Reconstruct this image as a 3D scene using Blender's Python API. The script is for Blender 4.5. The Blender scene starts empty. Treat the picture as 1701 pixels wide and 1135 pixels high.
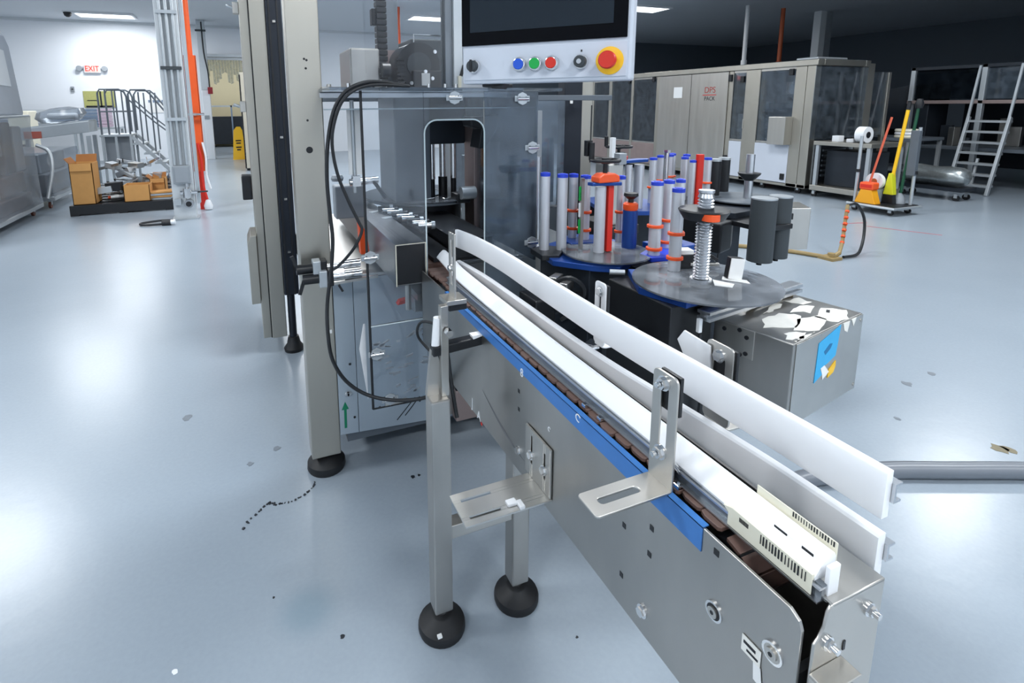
import bpy, bmesh, math, random
from mathutils import Vector, Matrix
random.seed(7)
S = bpy.context.scene
COL = S.collection
PI = math.pi

# ---------------------------------------------------------------- camera, world, lights, exposure
FPX = 895.0
cam_d = bpy.data.cameras.new('camera')
cam = bpy.data.objects.new('camera', cam_d); COL.objects.link(cam)
yaw, pitch, roll = math.radians(22.0), math.radians(10.0), math.radians(-.47)
fw = Vector((math.sin(yaw)*math.cos(pitch), math.cos(yaw)*math.cos(pitch), -math.sin(pitch)))
rt = Vector((math.cos(yaw), -math.sin(yaw), 0)); up = rt.cross(fw)
rt2 = rt*math.cos(roll) + up*math.sin(roll); up2 = up*math.cos(roll) - rt*math.sin(roll)
cam.matrix_world = Matrix(((rt2.x, up2.x, -fw.x, 0), (rt2.y, up2.y, -fw.y, 0), (rt2.z, up2.z, -fw.z, 1.45), (0, 0, 0, 1)))
cam_d.sensor_width = 36; cam_d.lens = FPX*36/1701
cam_d.shift_x = (850.5-771)/1701; cam_d.shift_y = -(567.5-332)/1701
cam_d.clip_start = .02; cam_d.clip_end = 200
S.camera = cam
world = bpy.data.worlds.new('world'); S.world = world; world.use_nodes = True
world.node_tree.nodes['Background'].inputs[0].default_value = (.80, .88, 1, 1)
world.node_tree.nodes['Background'].inputs[1].default_value = .25
S.view_settings.view_transform = 'Standard'; S.view_settings.look = 'None'
S.view_settings.exposure = 0.40; S.view_settings.gamma = 1; S.view_settings.use_curve_mapping = False
S.cycles.max_bounces = 10; S.cycles.transparent_max_bounces = 16; S.cycles.glossy_bounces = 5; S.cycles.diffuse_bounces = 4
S.cycles.caustics_reflective = False; S.cycles.caustics_refractive = False
S.cycles.sample_clamp_indirect = 6

CEIL = 3.75
# rows of ceiling troffers (x, y): the same list places the lamp and its fitting; the right of the hall is switched off
LAMPS = [(-3.0, 16.4), (-3.0, 11.8), (-3.0, 7.1), (-3.0, 2.4), (1.0, 11.8), (1.0, 7.1), (1.0, 2.4), (1.0, -1.6),
         (4.86, 14.2), (4.9, 9.6), (4.9, 5.0), (4.9, .4), (9.2, 11.1), (8.1, 3.4), (-3.0, -1.6), (4.9, -2.6), (-.4, 20.2)]  # last lamp is added in the unseen corridor to brighten the doorway
LAMP_W = 62.0
for i, (x, y) in enumerate(LAMPS):
    ld = bpy.data.lights.new('troffer_lamp', 'AREA'); ld.shape = 'RECTANGLE'; ld.size = 1.14; ld.size_y = .55
    ld.energy = LAMP_W*(.55 if x > 9 else 1); ld.color = (.955, .98, 1)
    lo = bpy.data.objects.new('troffer_lamp', ld); lo.location = (x, y, CEIL-.05); COL.objects.link(lo)

# ---------------------------------------------------------------- materials
def lin(c):
    c = c/255
    return c/12.92 if c <= .04045 else ((c+.055)/1.055)**2.4
def rgb(h): return (lin(h[0]), lin(h[1]), lin(h[2]), 1)
def new_mat(name):
    m = bpy.data.materials.new(name); m.use_nodes = True
    nt = m.node_tree; return m, nt, nt.nodes['Principled BSDF']
def mat(name, col, rough=.5, metal=0., var=.0, scale=20., stretch=(1, 1, 1), bump=0., rvar=0., spec=.5, coat=0., trans=0.):
    m, nt, b = new_mat(name); N = nt.nodes; Lk = nt.links
    b.inputs['Base Color'].default_value = rgb(col); b.inputs['Roughness'].default_value = rough
    b.inputs['Metallic'].default_value = metal; b.inputs['Specular IOR Level'].default_value = spec
    b.inputs['Coat Weight'].default_value = coat
    if trans: b.inputs['Transmission Weight'].default_value = trans
    if var or bump or rvar:
        tc = N.new('ShaderNodeTexCoord'); mp = N.new('ShaderNodeMapping'); mp.inputs['Scale'].default_value = stretch
        nz = N.new('ShaderNodeTexNoise'); nz.inputs['Scale'].default_value = scale; nz.inputs['Detail'].default_value = 4
        Lk.new(tc.outputs['Object'], mp.inputs[0]); Lk.new(mp.outputs[0], nz.inputs['Vector'])
        if var:
            mx = N.new('ShaderNodeMix'); mx.data_type = 'RGBA'
            c = rgb(col)
            mx.inputs[6].default_value = tuple(max(0, k*(1-var)) for k in c[:3])+(1,)
            mx.inputs[7].default_value = tuple(min(1, k*(1+var)) for k in c[:3])+(1,)
            Lk.new(nz.outputs['Fac'], mx.inputs[0]); Lk.new(mx.outputs[2], b.inputs['Base Color'])
        if rvar:
            mr = N.new('ShaderNodeMapRange'); mr.inputs[3].default_value = rough-rvar; mr.inputs[4].default_value = rough+rvar
            Lk.new(nz.outputs['Fac'], mr.inputs[0]); Lk.new(mr.outputs[0], b.inputs['Roughness'])
        if bump:
            bp = N.new('ShaderNodeBump'); bp.inputs['Strength'].default_value = bump; bp.inputs['Distance'].default_value = .002
            Lk.new(nz.outputs['Fac'], bp.inputs['Height']); Lk.new(bp.outputs[0], b.inputs['Normal'])
    return m
def emit(name, col, strength):
    m, nt, b = new_mat(name)
    b.inputs['Base Color'].default_value = rgb(col)
    b.inputs['Emission Color'].default_value = rgb(col); b.inputs['Emission Strength'].default_value = strength
    return m
def clear_sheet(name, tint, haze=.06, haze_col=(190, 200, 210), rough=.03, lo=.5, hi=1.6, scale=9):
    # acrylic: see-through, slightly tinted, a diffuse haze partly in place of reflections, Fresnel gloss
    m, nt, b = new_mat(name); N = nt.nodes; Lk = nt.links; N.remove(b)
    out = N['Material Output']
    tr = N.new('ShaderNodeBsdfTransparent'); tr.inputs[0].default_value = rgb(tint)
    df = N.new('ShaderNodeBsdfDiffuse'); df.inputs[0].default_value = rgb(haze_col)
    gl = N.new('ShaderNodeBsdfGlossy'); gl.inputs['Roughness'].default_value = rough
    tc = N.new('ShaderNodeTexCoord'); nz = N.new('ShaderNodeTexNoise'); nz.inputs['Scale'].default_value = scale; nz.inputs['Detail'].default_value = 6
    mr = N.new('ShaderNodeMapRange'); mr.inputs[1].default_value = .35; mr.inputs[2].default_value = .75
    mr.inputs[3].default_value = haze*lo; mr.inputs[4].default_value = haze*hi
    Lk.new(tc.outputs['Object'], nz.inputs['Vector']); Lk.new(nz.outputs['Fac'], mr.inputs[0])
    m1 = N.new('ShaderNodeMixShader'); Lk.new(mr.outputs[0], m1.inputs[0]); Lk.new(tr.outputs[0], m1.inputs[1]); Lk.new(df.outputs[0], m1.inputs[2])
    fr = N.new('ShaderNodeFresnel'); fr.inputs[0].default_value = 1.45
    m2 = N.new('ShaderNodeMixShader'); Lk.new(fr.outputs[0], m2.inputs[0]); Lk.new(m1.outputs[0], m2.inputs[1]); Lk.new(gl.outputs[0], m2.inputs[2])
    Lk.new(m2.outputs[0], out.inputs[0])
    return m

STEEL = mat('brushed_steel', (196, 193, 187), .34, 1, .10, 14, (1, 1, .06), .05, .08)
STEELH = mat('brushed_steel_along', (205, 204, 200), .30, 1, .10, 14, (1, .05, 1), .05, .08)
STEELW = mat('worn_steel', (176, 174, 170), .36, 1, .26, 7, (1, 1, .5), .08, .12)
STEELP = mat('steel_post', (182, 178, 168), .40, 1, .09, 7, (1, 1, .25), .04, .07)
STEELD = mat('dark_steel', (126, 128, 132), .30, 1, .12, 10, (1, .1, 1))
ALU = mat('aluminium', (205, 208, 212), .33, 1, .06, 30)
ALUD = mat('dull_aluminium', (128, 134, 140), .45, .8, .08, 30)
CHROME = mat('chrome', (225, 225, 225), .14, 1)
ROLLER = mat('satin_silver_roller', (212, 214, 220), .36, .5, .04, 20)
PE = mat('white_polyethylene', (248, 250, 253), .34, 0, .01, 6, spec=.5)
_pb = PE.node_tree.nodes['Principled BSDF']; _pb.inputs['Subsurface Weight'].default_value = .35; _pb.inputs['Subsurface Radius'].default_value = (1, 1, 1); _pb.inputs['Subsurface Scale'].default_value = .02
BLUE = mat('blue_tape', (62, 122, 192), .42, 0, .10, 25, bump=.05)
BROWN = mat('brown_chain', (104, 82, 74), .45, 0, .15, 40)
BROWND = mat('shaded_brown_chain', (92, 70, 63), .45, 0, .15, 40)  # same chain brown with the shade of the opening in its colour
BLACK = mat('black_plastic', (22, 24, 28), .42, 0, .15, 20)
BLACKG = mat('gloss_black', (6, 7, 12), .2, spec=.12)
ANOD = mat('black_anodised', (30, 36, 46), .45, .3, .1, 15)
RUBBER = mat('black_rubber', (20, 21, 24), .55, 0, .2, 18)
DGREY = mat('dark_grey_coat', (58, 64, 68), .55, 0, .08, 14)
GREYP = mat('grey_paint', (150, 156, 162), .45, 0, .05, 10)
MIDG = mat('mid_grey_paint', (98, 106, 114), .45, .2, .08, 10)
PANELG = mat('panel_grey', (206, 212, 222), .42, 0, .02, 8)
WHITE = mat('white_plastic', (236, 238, 240), .42)
CREAM = mat('cream_tape', (238, 233, 212), .5, 0, .05, 30)
FILM = mat('blue_film_sheet', (166, 178, 188), .40, .2, .06, 5)
BLUEP = mat('blue_anodised', (30, 72, 150), .32, .35, .08, 15)
BLUEC = mat('blue_cap', (36, 66, 200), .4)
RED = mat('red_plastic', (214, 44, 28), .4)
ORANGE = mat('orange_plastic', (240, 88, 36), .42)
ORPAINT = mat('orange_paint', (236, 92, 32), .5, 0, .1, 8)
GREEN = mat('green_plastic', (20, 168, 74), .35)
GREENV = mat('green_vinyl', (0, 120, 84), .5)
BBLUE = mat('blue_button', (36, 88, 205), .35)
YELLOW = mat('yellow_plastic', (250, 196, 28), .4)
SCREEN = mat('dark_screen', (36, 44, 52), .2, 0, .2, 3, spec=.2)
CARD = mat('cardboard', (198, 146, 84), .75, 0, .08, 12)
CARDI = mat('cardboard_inside', (160, 104, 52), .8, 0, .1, 12)
CABLE = mat('black_cable', (24, 27, 31), .5)
PVC = mat('grey_pvc', (112, 118, 126), .35, 0, .05, 6)
BRASS = mat('tan_hose', (150, 128, 84), .5, 0, .12, 30)
TAN = mat('tan_panel', (190, 184, 168), .45, .2, .05, 3)
PAPER = mat('paper', (240, 240, 238), .7)
TORN = mat('torn_label_paper', (238, 236, 228), .7, 0, .08, 40)
CYAN = mat('cyan_label', (52, 172, 226), .5, 0, .1, 20)
INK = mat('black_ink', (30, 32, 36), .6)
REDINK = mat('red_ink', (206, 52, 44), .6)
WPAINT = mat('white_paint_mark', (240, 242, 244), .6)
COLW = mat('column_paint', (214, 219, 222), .5, 0, .04, 6)
GALV = mat('galvanised_conduit', (188, 194, 198), .38, .6, .06, 12)
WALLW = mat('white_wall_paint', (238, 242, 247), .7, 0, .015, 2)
WALLD = mat('unlit_wall_tone', (96, 106, 116), .75, 0, .04, 2)  # dark tone paints in the missing light on the right side
COPPER = mat('copper', (190, 110, 70), .4, .6)
DOOR = mat('yellow_tan_paint', (222, 212, 178), .7, 0, .05, 3)
DARKM = mat('dark_machine_paint', (40, 46, 54), .4, .3, .2, 6)
PINKS = mat('brown_steel', (168, 150, 146), .4, .7, .12, 6)
OLIVE = mat('olive_print', (176, 176, 110), .6, 0, .2, 30)
PINK = mat('pink_print', (206, 184, 200), .6, 0, .1, 30)
SLATE = mat('slate_blue_plastic', (120, 138, 160), .5, 0, .2, 12)
TAPEG = mat('silver_foil', (170, 176, 176), .3, .8, .3, 30, bump=.4)
ACRYLC = clear_sheet('clear_acrylic', (250, 251, 252), .012, (178, 192, 206))
ACRYL = clear_sheet('acrylic', (248, 250, 252), .075, (178, 192, 206))
ACRYLD = clear_sheet('acrylic_reflection_haze', (240, 245, 250), .19, (150, 168, 186))  # haze puts the bright room's reflection into the sheet colour
DISC = clear_sheet('clear_disc', (238, 242, 246), .34, (188, 195, 204), .05)  # strong haze paints in the white reflections on the discs
GLASS = clear_sheet('machine_window', (240, 244, 248), .13, (150, 165, 180))  # haze paints reflections onto the panes
WRAP = clear_sheet('stretch_wrap', (230, 235, 240), .26, (196, 203, 212), .20, .8, 1.2, 4)
STRIP = clear_sheet('pvc_strip', (232, 234, 230), .35, (215, 215, 200), .12)
EDGE = mat('acrylic_edge', (206, 220, 224), .3, 0, .05, 20)
LAMPM = emit('lit_diffuser', (245, 250, 255), 3.0)
EXITM = emit('lit_exit_face', (255, 196, 188), .12)
EXITL = emit('lit_red_letters', (236, 44, 34), .35)

def floor_material():
    m, nt, b = new_mat('grey_epoxy_floor'); N = nt.nodes; Lk = nt.links
    tc = N.new('ShaderNodeTexCoord')
    n1 = N.new('ShaderNodeTexNoise'); n1.inputs['Scale'].default_value = .9; n1.inputs['Detail'].default_value = 5
    n2 = N.new('ShaderNodeTexNoise'); n2.inputs['Scale'].default_value = 45; n2.inputs['Detail'].default_value = 3
    Lk.new(tc.outputs['Object'], n1.inputs['Vector']); Lk.new(tc.outputs['Object'], n2.inputs['Vector'])
    mx = N.new('ShaderNodeMix'); mx.data_type = 'RGBA'
    mx.inputs[6].default_value = rgb((147, 159, 170)); mx.inputs[7].default_value = rgb((161, 172, 182))
    n4 = N.new('ShaderNodeTexNoise'); n4.inputs['Scale'].default_value = 70; n4.inputs['Detail'].default_value = 2
    Lk.new(tc.outputs['Object'], n4.inputs['Vector'])
    av = N.new('ShaderNodeMath'); av.operation = 'MULTIPLY_ADD'; av.inputs[1].default_value = .6; Lk.new(n4.outputs['Fac'], av.inputs[0]); Lk.new(n1.outputs['Fac'], av.inputs[2])
    sb = N.new('ShaderNodeMath'); sb.operation = 'SUBTRACT'; sb.inputs[1].default_value = .3; Lk.new(av.outputs[0], sb.inputs[0]); Lk.new(sb.outputs[0], mx.inputs[0])
    vm = N.new('ShaderNodeVectorMath'); vm.operation = 'DISTANCE'; vm.inputs[1].default_value = (.07, 1.42, 0)
    Lk.new(tc.outputs['Object'], vm.inputs[0])
    sr = N.new('ShaderNodeMapRange'); sr.interpolation_type = 'SMOOTHSTEP'; sr.inputs[1].default_value = .02; sr.inputs[2].default_value = .12; sr.inputs[3].default_value = .55; sr.inputs[4].default_value = 0
    Lk.new(vm.outputs['Value'], sr.inputs[0])
    ms = N.new('ShaderNodeMix'); ms.data_type = 'RGBA'; ms.inputs[7].default_value = rgb((118, 142, 156))
    Lk.new(sr.outputs[0], ms.inputs[0]); Lk.new(mx.outputs[2], ms.inputs[6]); Lk.new(ms.outputs[2], b.inputs['Base Color'])
    b.inputs['Roughness'].default_value = .265
    bp = N.new('ShaderNodeBump'); bp.inputs['Strength'].default_value = .22; bp.inputs['Distance'].default_value = .003
    Lk.new(n2.outputs['Fac'], bp.inputs['Height']); Lk.new(bp.outputs[0], b.inputs['Normal'])
    n2.inputs['Scale'].default_value = 14
    b.inputs['Specular IOR Level'].default_value = .55
    return m
FLOOR = floor_material()

# ---------------------------------------------------------------- mesh helpers
ORD = ['first', 'second', 'third', 'fourth', 'fifth', 'sixth', 'seventh', 'eighth', 'ninth', 'tenth', 'eleventh', 'twelfth', 'thirteenth', 'fourteenth', 'fifteenth', 'sixteenth', 'seventeenth', 'eighteenth', 'nineteenth', 'twentieth', 'twenty-first', 'twenty-second', 'twenty-third', 'twenty-fourth', 'twenty-fifth', 'twenty-sixth', 'twenty-seventh', 'twenty-eighth', 'twenty-ninth', 'thirtieth', 'thirty-first', 'thirty-second']
W = {}
class MB:
    def __init__(s): s.v = []; s.f = []
    def add(s, vs, fs):
        n = len(s.v); s.v += [Vector(p) for p in vs]; s.f += [tuple(i+n for i in f) for f in fs]; return s
    def box(s, x0, x1, y0, y1, z0, z1):
        return s.add([(x0, y0, z0), (x1, y0, z0), (x1, y1, z0), (x0, y1, z0), (x0, y0, z1), (x1, y0, z1), (x1, y1, z1), (x0, y1, z1)],
                     [(0, 3, 2, 1), (4, 5, 6, 7), (0, 1, 5, 4), (1, 2, 6, 5), (2, 3, 7, 6), (3, 0, 4, 7)])
    def obox(s, c, sx, sy, sz, M=None):
        n = len(s.v); s.box(-sx/2, sx/2, -sy/2, sy/2, -sz/2, sz/2)
        for i in range(n, len(s.v)): s.v[i] = (M @ s.v[i] if M else s.v[i]) + Vector(c)
        return s
    def bar(s, p0, p1, w, h):
        p0, p1 = Vector(p0), Vector(p1); d = (p1-p0)
        q = d.to_track_quat('X', 'Z').to_matrix()
        return s.obox((p0+p1)/2, d.length, w, h, q)
    def prism(s, poly, ax, lo, hi):
        # poly: points in the two axes other than ax, in order (x,y,z without ax)
        n = len(poly)
        def P(a, b, t): return {'x': (t, a, b), 'y': (a, t, b), 'z': (a, b, t)}[ax]
        vs = [P(a, b, lo) for a, b in poly]+[P(a, b, hi) for a, b in poly]
        fs = [tuple(range(n))[::-1], tuple(range(n, 2*n))]+[(i, (i+1) % n, n+(i+1) % n, n+i) for i in range(n)]
        return s.add(vs, fs)
    def cyl(s, p0, p1, r, n=16, r2=None):
        p0, p1 = Vector(p0), Vector(p1); q = (p1-p0).to_track_quat('Z', 'Y').to_matrix(); r2 = r if r2 is None else r2
        vs = []
        for p, rr in ((p0, r), (p1, r2)):
            for i in range(n):
                a = 2*PI*i/n; vs.append(p+q @ Vector((rr*math.cos(a), rr*math.sin(a), 0)))
        return s.add(vs, [tuple(range(n))[::-1], tuple(range(n, 2*n))]+[(i, (i+1) % n, n+(i+1) % n, n+i) for i in range(n)])
    def lathe(s, prof, c, n=24, M=None):
        vs = []
        for r, z in prof:
            for i in range(n):
                a = 2*PI*i/n; p = Vector((r*math.cos(a), r*math.sin(a), z)); vs.append((M @ p if M else p)+Vector(c))
        k = len(prof); fs = [tuple(range(n))[::-1], tuple(range((k-1)*n, k*n))]
        for j in range(k-1):
            for i in range(n): fs.append((j*n+i, j*n+(i+1) % n, (j+1)*n+(i+1) % n, (j+1)*n+i))
        return s.add(vs, fs)
    def tube(s, pts, r, n=8, closed=False):
        pts = [Vector(p) for p in pts]; m = len(pts); rings = []
        nrm = None
        for i, p in enumerate(pts):
            a = pts[i-1] if i else (pts[-1] if closed else p); b = pts[(i+1) % m] if (i < m-1 or closed) else p
            t = (b-a).normalized()
            if nrm is None:
                nrm = t.orthogonal().normalized()
            nrm = (nrm-t*nrm.dot(t)).normalized(); bn = t.cross(nrm)
            rings.append([p+nrm*(r*math.cos(2*PI*k/n))+bn*(r*math.sin(2*PI*k/n)) for k in range(n)])
        fs = []
        for i in range(m if closed else m-1):
            j = (i+1) % m
            for k in range(n): fs.append((i*n+k, i*n+(k+1) % n, j*n+(k+1) % n, j*n+k))
        if not closed: fs += [tuple(range(n))[::-1], tuple(range((m-1)*n, m*n))]
        return s.add([p for g in rings for p in g], fs)
    def sweep(s, path, prof):
        # prof: (offset to the right of travel, z) closed polygon; path: xyz list
        path = [Vector(p) for p in path]; n = len(prof); vs = []; m = len(path)
        for i, p in enumerate(path):
            a = path[max(0, i-1)]; b = path[min(m-1, i+1)]; t = (b-a); t.z = 0; t.normalize(); rr = Vector((t.y, -t.x, 0))
            vs += [p+rr*a_+Vector((0, 0, b_)) for a_, b_ in prof]
        fs = [tuple(range(n))[::-1], tuple(range((m-1)*n, m*n))]
        for i in range(m-1):
            for k in range(n): fs.append((i*n+k, i*n+(k+1) % n, (i+1)*n+(k+1) % n, (i+1)*n+k))
        return s.add(vs, fs)
    def slot_plate(s, ax, lo, hi, a0, a1, b0, b1, slots):
        # plate in the plane normal to ax, with rectangular through-slots (sa0,sa1,sb0,sb1); slots separated along a
        def bx(x0, x1, y0, y1):
            if x1-x0 < 1e-6 or y1-y0 < 1e-6: return
            if ax == 'x': s.box(lo, hi, x0, x1, y0, y1)
            elif ax == 'y': s.box(x0, x1, lo, hi, y0, y1)
            else: s.box(x0, x1, y0, y1, lo, hi)
        cur = a0
        for sa0, sa1, sb0, sb1 in sorted(slots):
            bx(cur, sa0, b0, b1); bx(sa0, sa1, b0, sb0); bx(sa0, sa1, sb1, b1); cur = sa1
        bx(cur, a1, b0, b1); return s
    def ring_plate(s, ax, lo, hi, a0, a1, b0, b1, sa0, sa1, sb0, sb1, r=.008):
        # rounded plate normal to ax with one rounded slot
        def loop(x0, x1, y0, y1, r):
            pts = []
            for cx, cy, st in ((x1-r, y1-r, 0), (x0+r, y1-r, 1), (x0+r, y0+r, 2), (x1-r, y0+r, 3)):
                for i in range(5):
                    a = (st+i/4)*PI/2; pts.append((cx+r*math.cos(a), cy+r*math.sin(a)))
            return pts
        o_ = loop(a0, a1, b0, b1, r); rs_ = min(sa1-sa0, sb1-sb0)/2*.98; i_ = loop(sa0, sa1, sb0, sb1, rs_)
        n = len(o_)
        def P(a, b, t): return {'x': (t, a, b), 'y': (a, t, b), 'z': (a, b, t)}[ax]
        vs = [P(a, b, t) for t in (lo, hi) for L in (o_, i_) for a, b in L]
        fs = []
        for k in range(n):
            j = (k+1) % n
            fs += [(k, j, n+j, n+k), (2*n+k, 3*n+k, 3*n+j, 2*n+j), (k, 2*n+k, 2*n+j, j), (n+k, n+j, 3*n+j, 3*n+k)]
        return s.add(vs, fs)
    def build(s, name, m, parent=None, bevel=0, smooth=None, origin=None):
        o0 = W.get(parent.name, Vector((0, 0, 0))) if parent else Vector((0, 0, 0))
        off = Vector(origin) if origin else o0
        me = bpy.data.meshes.new(name); me.from_pydata([tuple(p-off) for p in s.v], [], s.f)
        bm = bmesh.new(); bm.from_mesh(me); bmesh.ops.recalc_face_normals(bm, faces=bm.faces); bm.to_mesh(me); bm.free()
        me.materials.append(m)
        if smooth is None: smooth = any(len(f) > 6 for f in s.f) or len(s.f) > 60
        if smooth:
            for p in me.polygons: p.use_smooth = True
            me.set_sharp_from_angle(angle=math.radians(38))
        o = bpy.data.objects.new(name, me); COL.objects.link(o)
        if parent: o.parent = parent; o.location = off-o0
        elif origin: o.location = off
        W[o.name] = off
        if bevel:
            md = o.modifiers.new('bevel', 'BEVEL'); md.width = bevel; md.segments = 2; md.limit_method = 'ANGLE'; md.angle_limit = math.radians(40)
        return o
def tag(o, label=None, cat=None, group=None, kind=None):
    if label: o['label'] = label
    if cat: o['category'] = cat
    if group: o['group'] = group
    if kind: o['kind'] = kind
    return o
def thing(name, label, cat, loc=(0, 0, 0), rotz=0., group=None, local=False):
    o = bpy.data.objects.new(name, None); COL.objects.link(o); o.location = loc; o.rotation_euler = (0, 0, rotz)
    o.empty_display_size = .1
    W[o.name] = Vector((0, 0, 0)) if local else Vector(loc)
    return tag(o, label, cat, group)
def struct(name, mb, m, **k): return tag(mb.build(name, m, **k), kind='structure')
def copy_tree(o, loc=None, parent=None):
    c = o.copy(); COL.objects.link(c)
    if parent: c.parent = parent
    if loc is not None: c.location = loc
    for ch in list(o.children): copy_tree(ch, None, c)
    return c
def text(name, body, size, m, parent, loc, rot, extrude=.0006, sx=1., width=None):
    cu = bpy.data.curves.new(name, 'FONT'); cu.body = body; cu.size = size; cu.extrude = extrude; cu.align_x = 'CENTER'; cu.align_y = 'CENTER'
    t = bpy.data.objects.new(name, cu); COL.objects.link(t)
    dg = bpy.context.evaluated_depsgraph_get(); me = bpy.data.meshes.new_from_object(t.evaluated_get(dg)); bpy.data.objects.remove(t)
    me.name = name; me.materials.clear(); me.materials.append(m)
    o = bpy.data.objects.new(name, me); COL.objects.link(o); o.parent = parent
    o.location = Vector(loc)-W.get(parent.name, Vector((0, 0, 0))); o.rotation_euler = rot; o.scale = (sx, 1, 1)
    return o
def smooth_path(pts, k=5):
    P = [Vector(p) for p in pts]; P = [P[0]*2-P[1]]+P+[P[-1]*2-P[-2]]; out = []
    for i in range(1, len(P)-2):
        for j in range(k):
            t = j/k; a, b, c, d = P[i-1], P[i], P[i+1], P[i+2]
            out.append(.5*((2*b)+(c-a)*t+(2*a-5*b+4*c-d)*t*t+(3*b-a-3*c+d)*t**3))
    return out+[P[-2]]
def bolt(name, c, ax, parent, r=.008, h=.007, m=None):
    d = Vector(ax).normalized(); c = Vector(c)
    b = MB().cyl(c, c+d*h*.35, r*1.35, 14); b.cyl(c+d*h*.35, c+d*h, r, 6)
    return b.build(name, m or CHROME, parent)
def caster(parent, x, y, r=.05, m=None):
    c = MB().cyl((x-.015, y, r), (x+.015, y, r), r, 14)
    o = c.build('caster', m or RUBBER, parent)
    MB().box(x-.022, x+.022, y-.02, y+.02, r, r*2.3).build('caster_fork', GALV, o)
    return o

# ================================================================ SETTING
struct('floor', MB().box(-6.5, 20, -4, 26, -.12, 0), FLOOR)
struct('ceiling', MB().box(-6.5, 20, -4, 26, CEIL, CEIL+.12), mat('ceiling_paint', (206, 212, 218), .8, 0, .03, 1.2))
struct('wall_far', MB().box(-6.5, -1.0, 17.7, 17.85, 0, CEIL).box(.35, 20, 17.7, 17.85, 0, CEIL).box(-1.0, .35, 17.7, 17.85, 2.88, CEIL), WALLW)
struct('wall_left', MB().box(-6.6, -6.5, -4, 26, 0, CEIL), WALLW)
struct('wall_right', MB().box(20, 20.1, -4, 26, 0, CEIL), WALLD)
struct('wall_back', MB().box(-6.6, 20.1, -4.1, -4, 0, CEIL), WALLW)
struct('wall_corridor', MB().box(-6.5, 20, 22.5, 22.6, 0, CEIL), DOOR)
struct('wall_partition', MB().box(8.0, 20, 17.35, 17.5, 0, CEIL), WALLD)  # dark colour carries the shade of the unlit side
fr = MB().box(-1.06, -1.0, 17.62, 17.7, 0, 2.94).box(.35, .41, 17.62, 17.7, 0, 2.94).box(-1.06, .41, 17.62, 17.7, 2.88, 2.96)
struct('trim_1', fr, GALV)
struct('trim_2', MB().box(-6.5, 20, 17.62, 17.7, 3.69, 3.75), COLW)
fl = bpy.data.objects['floor']
def blot(x, y, r, m, n=10, j=.35, z=.0012, sx=1.0):
    b = MB(); pts = []
    for i in range(n):
        a = 2*PI*i/n; rr = r*(1+random.uniform(-j, j)); pts.append((x+rr*sx*math.cos(a), y+rr*math.sin(a)))
    return b.prism(pts, 'z', .0002, z).build('floor_mark', m, fl, smooth=False)
STAIN = mat('floor_dark_mark', (116, 124, 132), .5, 0, .2, 30)
STAIND = mat('floor_black_drip', (36, 40, 46), .4)
TAUPE = mat('bare_floor_patch', (128, 120, 98), .6, 0, .2, 40)
BLUEST = mat('floor_blue_stain', (118, 138, 160), .4, 0, .1, 10)
for x, y, r, m in ((2.86, 1.06, .035, TAUPE), (2.89, 1.045, .025, TAUPE), (3.10, 1.545, .035, STAIN), (3.34, 1.56, .03, STAIN), (2.71, 1.366, .018, STAIN),
                   (-.078, 2.186, .018, STAIN), (.031, 2.251, .02, STAIN), (.52, 1.85, .012, STAIND), (.545, 1.852, .009, STAIND), (-.35, 2.66, .03, STAIN),
                   (-.27, 1.371, .012, WPAINT), (.15, 1.30, .008, STAIND), (-.02, 1.5, .006, STAIND), (.75, 1.05, .006, STAIND)):
    blot(x, y, r*(1 if m is TAUPE else .72), m)
d = MB()
for i in range(34):
    t = i/33; x = -.10+.25*t+.018*math.sin(t*9); y = 1.82+.03*math.sin(t*7)+.13*t**.5
    r = random.uniform(.0018, .0055)*(1.7 if i < 6 else 1)
    d.cyl((x+random.uniform(-.007, .007), y+random.uniform(-.007, .007), .0002), (x, y, .0012), r, 7)
tag(d.build('drip_trail', STAIND, fl, smooth=False), kind='stuff')

for i, (x, y) in enumerate(LAMPS):
    t = thing('ceiling_light', 'lit ceiling light above the frame, %s of the row overhead' % ORD[i], 'ceiling light', (x, y, CEIL-.06), group='ceiling troffers')  # includes the added corridor lamp, last in the list
    if i == 0: t['label'] = 'long lit ceiling light above the white wall with the exit sign'
    if i == 8: t['label'] = 'lit ceiling light seen through the acrylic beside the black cable chain'
    if i == 12: t['label'] = 'small lit ceiling light just right of the control panel top'
    f = MB().box(x-.64, x+.64, y-.36, y-.31, CEIL-.05, CEIL-.001).box(x-.64, x+.64, y+.31, y+.36, CEIL-.05, CEIL-.001)
    f.box(x-.64, x-.59, y-.31, y+.31, CEIL-.05, CEIL-.001).box(x+.59, x+.64, y-.31, y+.31, CEIL-.05, CEIL-.001).build('frame', WHITE, t)
    MB().box(x-.59, x+.59, y-.31, y+.31, CEIL-.035, CEIL-.02).build('diffuser', LAMPM, t)
t = thing('ceiling_camera', 'small dark dome camera on the ceiling left of the long light', 'camera', (-3.75, 16.2, CEIL-.02))
MB().lathe([(.08, 0), (.09, -.03), (.07, -.10), (.03, -.13)], (-3.75, 16.2, CEIL-.001)).build('dome', BLACK, t)
MB().lathe([(.11, 0), (.11, -.02)], (-3.75, 16.2, CEIL)).build('base', WHITE, t)

exec_parts = []
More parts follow.
